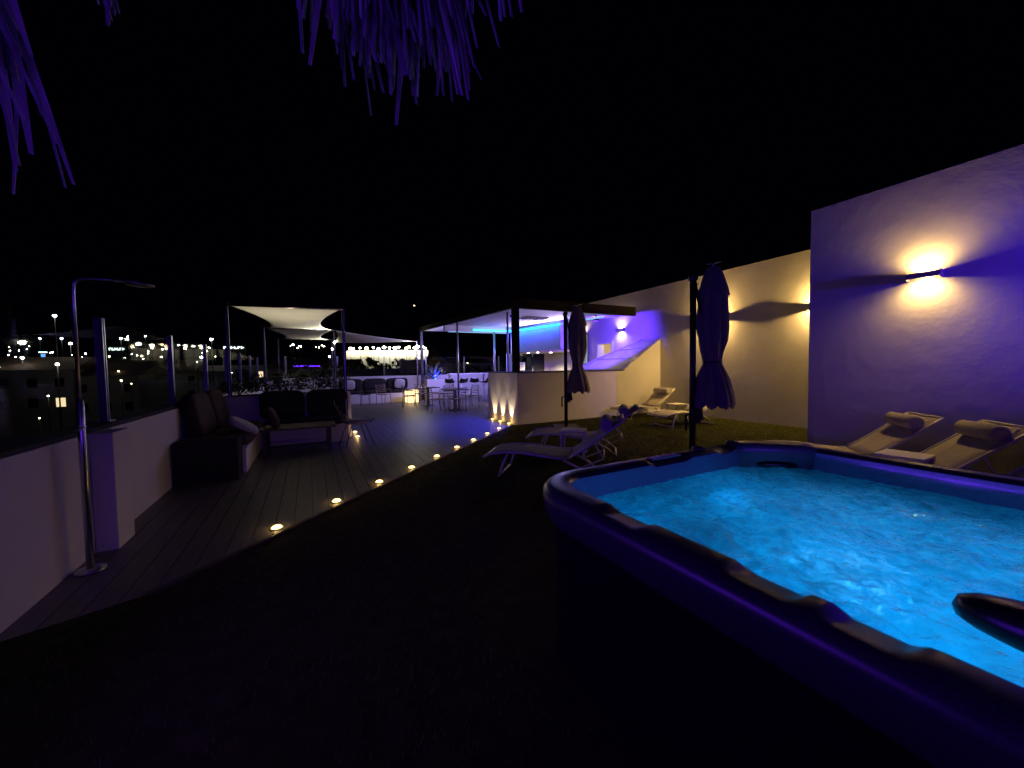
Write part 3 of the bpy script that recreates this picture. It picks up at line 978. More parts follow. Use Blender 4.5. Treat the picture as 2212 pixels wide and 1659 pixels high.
for s in (-0.14, 0.14):
    one('fan_grille', mat('fan_grey', (0.18, 0.18, 0.2), 0.5), ac, lambda b: (b.tube([(s+0.11*math.cos(a), -0.006, 0.18+0.13*math.sin(a)) for a in [2*math.pi*i/18 for i in range(18)]], 0.008, 6, closed=True), [b.bar((s-0.10*math.cos(a), -0.004, 0.18-0.12*math.sin(a)), (s+0.10*math.cos(a), -0.004, 0.18+0.12*math.sin(a)), 0.008) for a in [math.pi*i/6 for i in range(6)]]))
one('stand', 'dark', ac, lambda b: (b.b2(-0.28, -0.24, 0.02, 0.14, -1.39, -0.001), b.b2(0.24, 0.28, 0.02, 0.14, -1.39, -0.001)))
tvn = thing('television', 'dark flat screen hung in front of the service window', 'television', (9.05, 15.0, 1.52))
one('screen', 'darkglass', tvn, lambda b: b.b2(-0.42, 0.42, 0.0, 0.04, 0.0, 0.45), bevel=0.005)
one('mount', 'dark', tvn, lambda b: b.b2(-0.05, 0.05, 0.041, 0.14, 0.15, 0.3))
cv = thing('ceiling_reflection', 'pale panels imitating a window reflection under the pavilion ceiling', 'reflection', (6.65, 11.0, 3.07))  # pale boxes imitate a window reflected in the ceiling
for s in (-0.22, 0.22):
    for j in range(3):
        one('slat', 'white', cv, lambda b: b.b2(s-0.15, s+0.15, -0.2+j*0.14, -0.08+j*0.14, 0.0, 0.025))
one('frame', 'alu', cv, lambda b: b.b2(-0.42, 0.42, -0.26, 0.26, 0.026, 0.06))

# bar tables and stools
bt = thing('bar_table', 'long high white bar table in front of the rear parapet', 'table', (6.85, 16.9, 0))
one('table_top', 'white', bt, lambda b: b.b2(-1.25, 1.25, -0.22, 0.22, 1.22, 1.26), bevel=0.006)
for x in (-1.15, 0.55, 1.15):
    one('leg', 'alu', bt, lambda b: (b.b2(x-0.03, x+0.03, -0.18, -0.12, -0.005, 1.219), b.b2(x-0.03, x+0.03, 0.12, 0.18, -0.005, 1.219)))
def make_stool(label):
    t = thing('bar_stool', label, 'stool', group='bar stools at the high table')
    def shell(b):
        P = []
        for i in range(10):
            v = i/9
            if v < 0.55:
                y, z = -0.21+v/0.55*0.34, 0.86-0.02*math.sin(v/0.55*math.pi)
            else:
                q = (v-0.55)/0.45
                y, z = 0.13+0.12*q, 0.86+0.17*q**1.3
            w = 0.22*(1-0.25*max(0, v-0.55)/0.45)
            P.append([(w*u, y-0.05*abs(u)**2*(1 if v > 0.4 else -0.3), z+0.05*abs(u)**2.5) for u in (-1, -0.7, -0.35, 0, 0.35, 0.7, 1)])
        b.grid(P)
    one('seat', 'dark', t, shell, solid=0.012)
    for sx in (-1, 1):
        for sy in (-1, 1):
            one('leg', 'steel', t, lambda b: b.tube([(sx*0.13, sy*0.12-0.02, 0.85), (sx*0.22, sy*0.21-0.02, 0.0)], 0.010, 6))
    one('foot_ring', 'steel', t, lambda b: b.tube([(0.19*s1, 0.18*s2-0.02, 0.28) for s1, s2 in ((-1, -1), (1, -1), (1, 1), (-1, 1))], 0.008, 6, closed=True))
    return t
st = make_stool('black shell bar stool on thin legs at the high bar table')
st.location = (5.45, 16.25, 0)
st.rotation_euler.z = R(150)
for x, y, a in ((6.0, 16.15, 185), (6.55, 16.1, 160), (6.95, 15.75, 215), (7.45, 16.1, 175)):
    dup(st, (x, y, 0), R(a), 'black shell bar stool on thin legs at the high bar table', 'bar stools at the high table')

# dining tables and chairs
def dining_table(loc, label):
    t = thing('dining_table', label, 'table', loc, 0, 'pedestal dining tables')
    one('table_top', 'wood', t, lambda b: b.b2(-0.4, 0.4, -0.4, 0.4, 0.715, 0.745), bevel=0.005)
    one('pedestal', 'dark', t, lambda b: b.b2(-0.045, 0.045, -0.045, 0.045, 0.02, 0.714))
    one('foot', 'dark', t, lambda b: b.b2(-0.22, 0.22, -0.22, 0.22, -0.004, 0.0195), bevel=0.004)
dining_table((4.62, 13.25, 0), 'square wooden table on a dark pedestal nearest the half wall')
dining_table((4.25, 15.5, 0), 'square wooden table on a dark pedestal near the glowing lantern cube')
def make_chair(label):
    t = thing('ladder_chair', label, 'chair')
    one('seat', 'tan', t, lambda b: b.b2(-0.22, 0.22, -0.22, 0.22, 0.43, 0.46), bevel=0.01)
    for sx in (-1, 1):
        one('leg', 'tan', t, lambda b: b.tube([(sx*0.20, -0.20, 0.43), (sx*0.215, -0.23, 0.0)], 0.014, 8))
        one('leg', 'tan', t, lambda b: b.tube([(sx*0.20, 0.26, 0.0), (sx*0.20, 0.21, 0.45), (sx*0.20, 0.27, 0.86)], 0.014, 8))
        one('arm', 'tan', t, lambda b: b.tube([(sx*0.22, -0.19, 0.45), (sx*0.235, -0.17, 0.65), (sx*0.215, 0.23, 0.67)], 0.011, 8))
    for z in (0.55, 0.62, 0.69, 0.76, 0.83):
        y = 0.21+(z-0.45)/0.41*0.06
        one('slat', 'tan', t, lambda b: b.tube([(-0.20, y, z), (0, y+0.025, z), (0.20, y, z)], 0.012, 6))
    return t
GC = 'ladder back chairs round the dining tables'
ch = make_chair('tan ladder back chair with its back to the turf at the nearer table')
ch['group'] = GC
ch.location = (4.50, 12.62, 0)
ch.rotation_euler.z = R(183)
for x, y, a, l in ((5.42, 13.75, -70, 'tan ladder back chair on the bar stool side of the nearer table'),
                   (3.86, 13.0, 96, 'tan ladder back chair on the open deck side of the nearer table'),
                   (4.75, 14.05, 4, 'tan ladder back chair between the two dining tables'),
                   (3.45, 15.3, 85, 'tan ladder back chair beside the glowing lantern cube'),
                   (5.05, 15.6, -85, 'tan ladder back chair on the bar stool side of the table by the lantern'),
                   (4.2, 16.3, 5, 'tan ladder back chair beyond the table by the lantern')):
    dup(ch, (x, y, 0), R(a), l, GC)

ln = thing('lantern_cube', 'glowing warm lantern cube standing on the deck by the tables', 'lantern', (4.02, 17.35, 0))
one('shade', 'e_lantern', ln, lambda b: b.b2(-0.25, 0.25, -0.25, 0.25, 0.02, 0.56))
one('frame', 'tan', ln, lambda b: [b.b2(sx*0.265-0.012, sx*0.265+0.012, sy*0.265-0.012, sy*0.265+0.012, 0, 0.60) for sx in (-1, 1) for sy in (-1, 1)])
one('lid', 'tan', ln, lambda b: b.b2(-0.28, 0.28, -0.28, 0.28, 0.601, 0.62))

# ================================================================== SHADE SAILS
SZ = 2.82
def make_post(x, y, label, h=SZ+0.04):
    t = thing('sail_post', label, 'post', (x, y, 0), 0, 'dark posts carrying the shade sails')
    one('pole', 'dark', t, lambda b: b.b2(-0.03, 0.03, -0.03, 0.03, -0.004, h), bevel=0.004)
    one('edge_strip', 'steel', t, lambda b: b.b2(-0.009, 0.009, -0.036, -0.0305, 0.3, h-0.02))
    one('base_plate', 'dark', t, lambda b: b.b2(-0.09, 0.09, -0.09, 0.09, -0.004, 0.008))
    return t
make_post(-1.42, 9.42, 'dark sail post behind the brown corner sofa')
make_post(0.69, 9.22, 'dark sail post at the end of the white planter wall')
make_post(-1.20, 13.95, 'dark sail post by the parapet between the two rear sails')
make_post(0.76, 14.1, 'dark sail post where the three sails meet')
make_post(-1.1, 18.3, 'dark sail post in the parapet corner at the rear')
make_post(0.9, 18.5, 'dark sail post behind the long bench at the rear')
make_post(4.55, 18.35, 'dark sail post with a bright floodlight near the pavilion roof')

def sail_quad(a, b_, c, d, label, sag=0.16, scoop=0.42, beams=True):
    """a,b front edge left/right ; d,c rear edge left/right"""
    a, b_, c, d = map(Vector, (a, b_, c, d))
    t = thing('shade_sail', label, 'shade sail')
    n, m = 22, 26
    def sl(q):
        P = []
        for i in range(m+1):
            v = i/m
            l = a.lerp(d, v)
            r = b_.lerp(c, v)
            w = (r-l).length
            s = 4*v*(1-v)*scoop
            dirv = (r-l)/w
            l2, r3 = l+dirv*(s+0.05), r-dirv*(s+0.05)
            row = []
            for j in range(n+1):
                u = j/n
                p = l2.lerp(r3, u)
                p.z -= sag*4*v*(1-v)*(0.55+0.45*4*u*(1-u))
                p.z += 0.06*abs(math.sin(u*math.pi*3))*abs(2*v-1)**8*0.2
                row.append(p)
            P.append(row)
        q.grid(P)
    one('cloth', 'sail', t, sl, solid=0.004)
    if beams:
        one('front_cable', 'steel', t, lambda q: q.tube([a, b_], 0.018, 8))
        one('rear_cable', 'steel', t, lambda q: q.tube([d, c], 0.018, 8))
    return t
sail_quad((-1.42, 9.38, SZ), (0.69, 9.18, SZ), (0.74, 14.0, SZ), (-1.18, 13.9, SZ), 'pale rectangular shade sail over the brown sofa corner', 0.10, 0.36)
sail_quad((-1.20, 14.0, SZ), (0.76, 14.15, SZ), (0.90, 18.45, SZ), (-1.10, 18.25, SZ), 'pale rectangular shade sail further back above the rear bench corner', 0.10, 0.36)
def tri_sail():
    t = thing('shade_sail', 'pale triangular shade sail stretched toward the pavilion roof', 'shade sail')
    A, B_, D = Vector((0.80, 14.12, SZ)), Vector((4.5, 18.3, SZ-0.02)), Vector((0.94, 18.5, SZ-0.12))
    cen = (A+B_+D)/3
    def sl(q):
        n = 18
        idx = {}
        vs = []
        for i in range(n+1):
            for j in range(n+1-i):
                u, v = i/n, j/n
                w = 1-u-v
                p = A*w + B_*u + D*v
                e = min(u, v, w)
                # scooped edges
                k2 = 0.22*max(4*u*w*(1-min(1, v*6)), 4*v*w*(1-min(1, u*6)), 4*u*v*(1-min(1, w*6)))
                p = p.lerp(cen, k2*0.5)
                p.z -= 0.5*e
                idx[(i, j)] = len(vs)
                vs.append(p)
        fs = []
        for i in range(n):
            for j in range(n-i):
                fs.append((idx[(i, j)], idx[(i+1, j)], idx[(i, j+1)]))
                if j < n-i-1:
                    fs.append((idx[(i+1, j)], idx[(i+1, j+1)], idx[(i, j+1)]))
        q.add(vs, fs, True)
    one('cloth', 'sail', t, sl, solid=0.004)
tri_sail()
# floodlights on the sail posts
def post_flood(loc, label, e, aim, spot=84, r=0.035):
    t = thing('flood_light', label, 'floodlight', loc)
    one('bulb_glass', 'e_city', t, lambda b: b.blob((0, -0.06, 0), (2*r, 2*r, 2*r), 14, 8, 2))
    one('bracket', 'dark', t, lambda b: b.b2(-0.02, 0.02, -0.03, 0.0, -0.03, 0.05))
    lamp('SPOT', 'bulb', t, (0, -0.10, 0.0), e, (1, .93, .70), 0.06, R(spot), 0.5, aim)
post_flood((4.55, 18.30, 2.55), 'bright floodlight at the top of the post beside the pavilion roof', 260, (-0.4, -0.9, 0.25), 175, 0.075)
post_flood((0.76, 14.05, 2.42), 'small floodlight under the sails on the post where they meet', 300, (-0.40, -0.8, 0.75))
post_flood((0.90, 18.40, 2.42), 'small floodlight under the rearmost sail on the post behind the bench', 260, (-0.4, -0.8, 0.75))

gu = thing('added_uplight', 'added hidden uplight behind the planter shrubs brightening the sail', 'light', (-0.35, 9.95, 0))  # unseen lamp, added to light the sail cloth from below
one('spike', 'dark', gu, lambda b: b.b2(-0.02, 0.02, -0.02, 0.02, 0, 0.95))
one('housing', 'dark', gu, lambda b: b.lathe([(0.04, 0.95), (0.055, 1.06), (0.05, 1.06), (0.035, 0.97)], 14))
lamp('SPOT', 'bulb', gu, (0, 0, 1.08), 80, (1, .88, .62), 0.04, R(125), 0.8, (0, 0.1, 1))
# ================================================================== LOUNGE CORNER
pw = thing('planter_wall', 'white planter wall at the sail post topped with dark shrubs', 'planter', (0, 9.35, 0))
one('wall_body', 'render', pw, lambda b: b.b2(-1.60, 0.80, 0, 0.5, -0.02, 1.0), bevel=0.008)
one('soil', 'deckgap', pw, lambda b: b.b2(-1.52, 0.72, 0.06, 0.44, 1.001, 1.02))
def shrub(loc, label, h=0.5, w=0.3, n=420, seed=1, group='dark shrubs in the planter wall'):
    r_ = random.Random(seed)
    t = thing('shrub', label, 'shrub', loc, 0, group)
    one('stem', 'bark', t, lambda b: [b.tube([(0, 0, -0.02), (r_.uniform(-.5, .5)*w, r_.uniform(-.5, .5)*w*0.6, h*0.7)], [0.012, 0.004], 5) for _ in range(5)])
    def fo(b):
        for i in range(n):
            a, q = r_.uniform(0, 6.283), r_.random()**0.5
            z = h*(0.15+0.95*r_.random())
            k2 = 0.5+0.7*math.sin(min(1, z/h)*2.6)
            p = Vector((math.cos(a)*q*w*k2, math.sin(a)*q*w*0.6*k2, z))
            d = Vector((math.cos(a)+r_.gauss(0, .5), math.sin(a)+r_.gauss(0, .5), r_.gauss(0.4, .5))).normalized()
            s = d.cross(Vector((r_.gauss(0, 1), r_.gauss(0, 1), r_.gauss(0, 1)))).normalized()
            l, ww = r_.uniform(0.05, 0.10), r_.uniform(0.010, 0.022)
            b.add([p, p+d*l*0.5+s*ww, p+d*l, p+d*l*0.5-s*ww], [(0, 1, 2, 3)])
    one('foliage', 'leaf', t, fo)
for i, x in enumerate((-1.3, -0.85, -0.4, 0.05, 0.45)):
    shrub((x, 9.6, 1.02), ['low dark shrub in the planter wall beside the parapet', 'spreading dark shrub in the planter wall above the bench back', 'dark shrub in the middle of the planter wall', 'dense dark shrub in the planter wall behind the low table', 'violet tipped shrub at the post end of the planter wall'][i],
          (0.26, 0.34, 0.38, 0.44, 0.5)[i], 0.30, 420, 20+i)

sf = thing('corner_sofa', 'high backed brown corner sofa on a white masonry base under the sail', 'sofa', (-1.62, 6.9, 0))
one('base', 'render', sf, lambda b: (b.b2(0.0, 0.74, 0.0, 2.44, -0.004, 0.36), b.b2(0.741, 2.30, 1.95, 2.44, -0.004, 0.36)), bevel=0.008)
for i in range(2):
    one('seat_cushion', 'brown', sf, lambda b: b.blob((0.40, 0.60+i*1.12, 0.455), (0.78, 1.1, 0.18), 20, 8, 5))
one('seat_cushion', 'black_cushion', sf, lambda b: b.blob((1.55, 2.16, 0.45), (1.5, 0.55, 0.17), 20, 8, 5))
for i in range(2):
    mt = Matrix.Rotation(R(-12), 3, 'Y')
    one('back_cushion', 'brown', sf, lambda b: b.blob((0.10, 0.58+i*1.12, 0.86), (0.20, 1.06, 0.66), 20, 12, 5, mtx=mt))
for i in range(2):
    mt = Matrix.Rotation(R(8), 3, 'X')
    one('back_cushion', 'black_cushion', sf, lambda b: b.blob((1.10+i*0.85, 2.36, 0.80), (0.82, 0.16, 0.60), 20, 12, 5, mtx=mt))
one('side_panel', 'black_cushion', sf, lambda b: b.b2(0.0, 0.70, -0.42, -0.02, -0.004, 0.58), bevel=0.02)
tag(one('pillow', 'lightpillow', None, lambda b: b.blob((-0.98, 7.55, 0.63), (0.46, 0.42, 0.13), 18, 10, 3.2, mtx=Matrix.Rotation(R(34), 3, 'Y') @ Matrix.Rotation(R(15), 3, 'Z'))), 'pale scatter pillow leaning on the brown corner sofa', 'pillow')
tag(one('pillow', 'brown', None, lambda b: b.blob((-0.62, 8.15, 0.66), (0.16, 0.46, 0.40), 18, 10, 3.0, mtx=Matrix.Rotation(R(-22), 3, 'Y'))), 'dark reddish brown scatter pillow on the corner sofa', 'pillow')

lt = thing('low_table', 'low dark wooden table in front of the charcoal bench cushions', 'table', (-0.25, 8.35, 0))
for i in range(5):
    one('plank', 'wood', lt, lambda b: b.b2(-0.62, 0.66, -0.37+i*0.15, -0.228+i*0.15, 0.43, 0.465), bevel=0.003)
for s in (-0.5, 0.54):
    one('trestle', 'dark', lt, lambda b: (b.b2(s-0.035, s+0.035, -0.32, -0.25, -0.004, 0.429), b.b2(s-0.035, s+0.035, 0.25, 0.32, -0.004, 0.429), b.b2(s-0.034, s+0.034, -0.249, 0.249, 0.06, 0.12)))
one('stretcher', 'dark', lt, lambda b: b.b2(-0.464, 0.504, -0.03, 0.03, 0.07, 0.11))

wc = thing('wire_chair', 'black wire chair with pale seat cushion beside the low table', 'chair', (0.80, 8.28, 0), R(100))
def wire_shell(b):
    # loops of wire : seat pan and flared back, facing -Y local
    for i in range(9):
        u = -1+2*i/8
        pts = []
        for k2 in range(12):
            v = k2/11
            if v < 0.55:
                y, z = -0.24+v/0.55*0.46, 0.44-0.03*math.sin(v/0.55*math.pi)
            else:
                q = (v-0.55)/0.45
                y, z = 0.22+0.16*q, 0.44+0.36*q
            pts.append((0.25*u*(1+0.15*v), y-0.04*u*u, z+0.09*abs(u)**3))
        b.tube(pts, 0.004, 5)
    for k2 in range(8):
        v = k2/7
        pts = []
        for i in range(9):
            u = -1+2*i/8
            if v < 0.55:
                y, z = -0.24+v/0.55*0.46, 0.44-0.03*math.sin(v/0.55*math.pi)
            else:
                q = (v-0.55)/0.45
                y, z = 0.22+0.16*q, 0.44+0.36*q
            pts.append((0.25*u*(1+0.15*v), y-0.04*u*u, z+0.09*abs(u)**3))
        b.tube(pts, 0.006 if k2 in (0, 7) else 0.004, 5)
one('wire_shell', 'dark', wc, wire_shell)
for sx in (-1, 1):
    one('leg', 'dark', wc, lambda b: b.tube([(sx*0.18, -0.12, 0.42), (sx*0.25, -0.26, 0.0)], 0.009, 6))
    one('leg', 'dark', wc, lambda b: b.tube([(sx*0.18, 0.14, 0.42), (sx*0.25, 0.28, 0.0)], 0.009, 6))
one('cushion', 'lightpillow', wc, lambda b: b.blob((0, -0.01, 0.475), (0.44, 0.44, 0.10), 18, 8, 3.5))
deck_light((0.90, 9.22, 0), 'small round lamp glowing at the foot of the planter wall end', 'uplights at the planter wall', 5.0, (-0.08, 0.1, 1), 50)
deck_light((0.92, 9.95, 0), 'small round lamp behind the post washing the side of the planter wall', 'uplights at the planter wall', 5.0, (-0.08, 0, 1), 50)

# ================================================================== REAR BENCH
rb = thing('rear_bench', 'long white masonry bench with charcoal cushions along the rear parapet', 'bench', (1.1, 18.05, 0))
one('base', 'white', rb, lambda b: b.b2(0, 3.1, 0, 0.84, -0.004, 0.42), bevel=0.008)
for i in range(3):
    one('seat_cushion', 'black_cushion', rb, lambda b: b.blob((0.52+i*1.03, 0.36, 0.49), (1.0, 0.74, 0.15), 18, 8, 5))
    one('back_cushion', 'black_cushion', rb, lambda b: b.blob((0.52+i*1.03, 0.73, 0.82), (1.0, 0.18, 0.55), 18, 8, 5))
tag(one('pillow', 'lightpillow', None, lambda b: b.blob((1.55, 18.62, 0.82), (0.48, 0.16, 0.46), 18, 10, 3.4, mtx=Matrix.Rotation(R(14), 3, 'X'))), 'pale square pillow on the rear bench by the sail post', 'pillow')
tag(one('pillow', 'lightpillow', None, lambda b: b.blob((3.75, 18.62, 0.82), (0.52, 0.16, 0.46), 18, 10, 3.4, mtx=Matrix.Rotation(R(14), 3, 'X') @ Matrix.Rotation(R(6), 3, 'Y'))), 'pale square pillow on the rear bench near the lantern cube', 'pillow')
wt = thing('wire_table', 'small dark wire side table before the rear bench', 'table', (2.05, 17.3, 0))
one('top', 'dark', wt, lambda b: b.lathe([(0.25, 0.44), (0.25, 0.455)], 20))
for i in range(4):
    a = R(45+90*i)
    one('leg', 'dark', wt, lambda b: b.tube([(0.22*math.cos(a), 0.22*math.sin(a), 0.44), (0.25*math.cos(a), 0.25*math.sin(a), 0.0)], 0.010, 6))
dup(ch, (2.75, 17.0, 0), R(20), 'tan ladder back chair standing before the rear bench', GC)

ag = thing('agave_plant', 'spiky agave glowing blue in a white planter box by the pavilion post', 'plant', (5.35, 18.35, 0))
one('planter', 'white', ag, lambda b: b.b2(-0.42, 0.42, -0.3, 0.3, -0.004, 1.0), bevel=0.01)
def agl(b, a, l, t0):
    P = []
    for i in range(7):
        v = i/6
        r = l*(math.sin(t0)*v + 0.12*v*v)
        z = 1.0+l*math.cos(t0)*v
        w = 0.075*(1-v)**0.7*(0.7+0.6*v)
        d = Vector((math.cos(a), math.sin(a), 0))
        s = Vector((-math.sin(a), math.cos(a), 0))
        c = d*r+Vector((0, 0, z))
        P.append([c-s*w, c-d*0.02, c+s*w])
    b.grid(P)
for i in range(16):
    one('leaf', 'agave', ag, lambda b: agl(b, i*2.4, rnd.uniform(0.55, 0.85), R(12+i*3.2)), solid=0.012)
one('up_light', 'e_led', ag, lambda b: b.lathe([(0.04, 1.001), (0.03, 1.03)], 10, c=(0.0, -0.26, 0)))
lamp('SPOT', 'bulb', ag, (0.0, -0.34, 1.10), 90, (0.02, 0.02, 1.0), 0.04, R(120), 0.5, (0, 0.5, 0.6))

# ================================================================== THATCHED PARASOL OVER THE VIEWPOINT
tp = thing('thatched_parasol', 'thatched palm parasol whose violet lit fringe hangs overhead', 'parasol')
cr, sr = Vector((math.cos(YAW), -math.sin(YAW), 0)), Vector((math.sin(YAW), math.cos(YAW), 0))
PC = cr*(-0.895) + sr*(-0.66)
tp.location = (PC.x, PC.y, 0)
one('pole', 'bark', tp, lambda b: b.lathe([(0.05, 0.0), (0.05, 3.1)], 12))
RR = 1.60
ZR = 2.47
def cone(b):
    rows = []
    for i in range(6):
        v = i/5
        rows.append([((RR-0.06)*v*math.cos(a), (RR-0.06)*v*math.sin(a), 3.2-(3.2-ZR-0.02)*v) for a in [2*math.pi*j/48 for j in range(49)]])
    b.grid(rows)
one('roof_mat', 'thatch', tp, cone, solid=0.02)
for j in range(8):
    a = 2*math.pi*j/8
    one('rafter', 'bark', tp, lambda b: b.tube([(0, 0, 3.15), (RR*0.95*math.cos(a), RR*0.95*math.sin(a), ZR-0.01)], 0.018, 6))
def strand(b, a, r0, l, w, lean, zz):
    d = Vector((math.cos(a), math.sin(a), 0))
    s = Vector((-math.sin(a), math.cos(a), 0))
    P = []
    sk_ = rnd.gauss(0, 0.16)
    for i in range(5):
        v = i/4
        c = d*(r0+lean*v*l) + s*(sk_*v*v*l) + Vector((0, 0, zz-l*v*(0.35+0.65*v)))
        ww = w*(1-0.85*v)
        P.append([c-s*ww, c+d*0.006, c+s*ww])
    b.grid(P)
back = MB()
base_a = math.atan2(sr.y, sr.x)
n_s = 0
def strand_len(da):
    if -0.575 < da < -0.35:
        k2 = 0.62+0.38*math.sin(da*61)*math.sin(da*23+1)
        return 0.10+rnd.uniform(0.10, 0.36)*k2*1.15
    if da > 0.15:
        return rnd.uniform(0.20, 0.50) if math.sin(da*19) > -0.2 else rnd.uniform(0.05, 0.12)
    if da < -0.575:
        return rnd.uniform(0.005, 0.03)
    return rnd.uniform(0.005, 0.04) if math.sin(da*37+0.6) < 0.97 else rnd.uniform(0.05, 0.16)
for j in range(3600):
    m_ = j % 3
    if m_ == 0:
        da = rnd.uniform(-math.pi, math.pi)
    elif m_ == 1:
        da = rnd.uniform(-0.585, -0.35)
    else:
        da = rnd.uniform(-0.4, 0.8)
    # strands gather into tufts
    da += 0.008*math.sin(da*90)
    a = base_a + da
    l, w = strand_len(da), rnd.uniform(0.006, 0.024)
    lean = rnd.uniform(0.05, 0.40)
    if m_ and j < 440:
        b = MB()
        strand(b, a, RR-rnd.uniform(0.0, 0.12), l, w*1.6, lean, ZR+rnd.uniform(0.0, 0.03))
        b.build('thatch_strand', 'thatch', tp)
    else:
        strand(back, a, RR-rnd.uniform(0.0, 0.16), l, w, lean, ZR+rnd.uniform(0, 0.04))
o = back.build('thatch_fringe', 'thatch', tp)
o['kind'] = 'stuff'

# pergola behind the viewpoint carrying the violet light strip
pg = thing('pergola', 'dark pergola frame behind the hot tub carrying a violet light strip', 'pergola', (0, -2.6, 0))
for x in (-1.4, 2.8, 7.2):
    one('post', 'dark', pg, lambda b: b.b2(x-0.06, x+0.06, -0.06, 0.06, 0.0, 2.35))
one('beam', 'dark', pg, lambda b: b.b2(-1.5, 7.4, -0.07, 0.07, 2.351, 2.5))
one('light_strip', 'e_blue', pg, lambda b: b.b2(-1.3, 0.9, 0.071, 0.10, 1.90, 1.94))
one('strip_bar', 'dark', pg, lambda b: b.b2(-1.339, 2.739, 0.0, 0.07, 1.88, 1.96))
lamp('AREA', 'strip_light', pg, (-0.2, 0.12, 1.92), 27, BLUE, aim=(0, 1, -0.15), size=(2.2, 0.05))
pl_ = thing('light_bar', 'slim violet light bar fixed along the inside of the white parapet', 'light', (-1.64, 2.0, 0.98))
one('housing', 'black', pl_, lambda b: b.b2(-0.005, 0.03, -0.95, 0.95, -0.03, 0.03))
one('lens', 'e_blue', pl_, lambda b: b.b2(0.031, 0.036, -0.9, 0.9, -0.015, 0.015))
lamp('AREA', 'bulb', pl_, (0.045, 0, 0), 16, BLUE, aim=(1, 0, 0.12), size=(1.8, 0.03)).data.spread = R(140)
vf = thing('flood_light', 'violet floodlight fixed to the tall wall beyond the hot tub', 'floodlight', (7.49, -1.8, 2.3))
one('housing', 'black', vf, lambda b: b.b2(-0.66, -0.54, -0.06, 0.03, -0.08, 0.08), bevel=0.006)
one('lens', 'e_blue', vf, lambda b: b.b2(-0.65, -0.55, 0.0305, 0.036, -0.07, 0.07))
one('bracket', 'black', vf, lambda b: b.b2(-0.539, -0.001, -0.03, 0.0, -0.02, 0.02))
lamp('SPOT', 'bulb', vf, (-0.60, 0.06, 0.0), 850, (0.055, 0.006, 1.0), 0.05, R(76), 0.8, (0.62, 1, 0.02))
# ================================================================== TOWN BELOW
struct(one('ground', 'ground', None, lambda b: b.add([(-1500, -600, -16), (1500, -600, -16), (1500, 2500, -16), (-1500, 2500, -16)], [(0, 1, 2, 3)])))
def hills(b):
    from mathutils import noise
    P = []
    for i in range(26):
        d = 260+i*34
        row = []
        for j in range(90):
            a = R(-95+j*2.3)
            x, y = d*math.sin(a), d*math.cos(a)
            v = i/25
            z = -17+v*v*62*(0.55+0.75*noise.noise(Vector((x*0.003, y*0.003, 1))))+5*noise.noise(Vector((x*0.012, y*0.012, 4)))*v
            row.append((x, y, z))
        P.append(row)
    b.grid(P)
struct(one('hillside', 'hill', None, hills))

def px(x, y, dep):
    d = fw + r2*((x-1106)/831) - u2*((y-829.5)/831)
    return Vector((0, 0, 1.5)) + d*dep
def street_lamp(p, label, m='e_city', r=0.3, h=7.0, e=0.0, col=(1, .9, .65)):
    t = thing('street_lamp', label, 'street lamp', (p.x, p.y, p.z-h), 0, 'street lamps in the town')
    one('pole', 'dark', t, lambda b: b.tube([(0, 0, 0), (0, 0, h-r*0.6)], [0.10, 0.05], 6))
    one('lamp_head', m, t, lambda b: b.blob((0, 0, h), (2*r, 2*r, 1.4*r), 8, 6, 2))
    if e:
        lamp('POINT', 'bulb', t, (0, 0, h-r*1.2), e, col, 0.3)
lab = 'lit street lamp among the dark houses beyond the glass railing'
# (x, y, depth, material, radius)
cl = [(118, 682, 60, 'e_cityc', .42), (5, 775, 70, 'e_city', .30), (48, 773, 55, 'e_city', .34), (124, 787, 50, 'e_city', .34), (152, 742, 60, 'e_city', .36), (133, 731, 90, 'e_cityc', .40),
      (86, 731, 100, 'e_cityc', .34), (261, 731, 90, 'e_cityc', .40), (276, 727, 130, 'e_cityc', .34), (314, 726, 140, 'e_cityc', .34), (210, 783, 70, 'e_cityw', .26), (236, 770, 75, 'e_cityw', .26),
      (238, 791, 70, 'e_city', .26), (306, 769, 80, 'e_cityw', .30), (313, 787, 70, 'e_city', .40), (256, 802, 60, 'e_cityw', .16), (262, 822, 50, 'e_cityw', .18), (285, 795, 70, 'e_cityw', .14),
      (435, 772, 80, 'e_city', .44), (457, 733, 75, 'e_cityc', .42), (426, 782, 70, 'e_cityw', .14), (104, 855, 40, 'e_city', .12), (85, 903, 30, 'e_cityw', .10), (284, 829, 45, 'e_cityw', .10),
      (633, 744, 150, 'e_city', .55), (650, 748, 160, 'e_city', .30), (600, 749, 160, 'e_city', .26), (712, 770, 80, 'e_city', .30), (757, 721, 200, 'e_cityc', .55), (745, 715, 210, 'e_cityc', .34), (745, 801, 45, 'e_cityc', .20),
      (905, 772, 60, 'e_city', .20), (913, 784, 60, 'e_city', .14), (975, 768, 60, 'e_cityw', .13), (1008, 763, 50, 'e_city', .22), (1048, 771, 48, 'e_city', .22), (1100, 789, 40, 'e_city', .14), (1095, 753, 90, 'e_cityc', .12), (1010, 784, 44, 'e_city', .08),
      (1185, 786, 70, 'e_cityw', .2), (895, 660, 420, 'e_cityw', .9)]
for x, y, d, m, r in cl:
    e = 8 if r > 0.33 and d < 100 and x < 480 else 0
    p = px(x, y, d)
    h = max(1.5, min(9.0, p.z+16.0))
    street_lamp(p, lab, m, r*0.55, h, e)
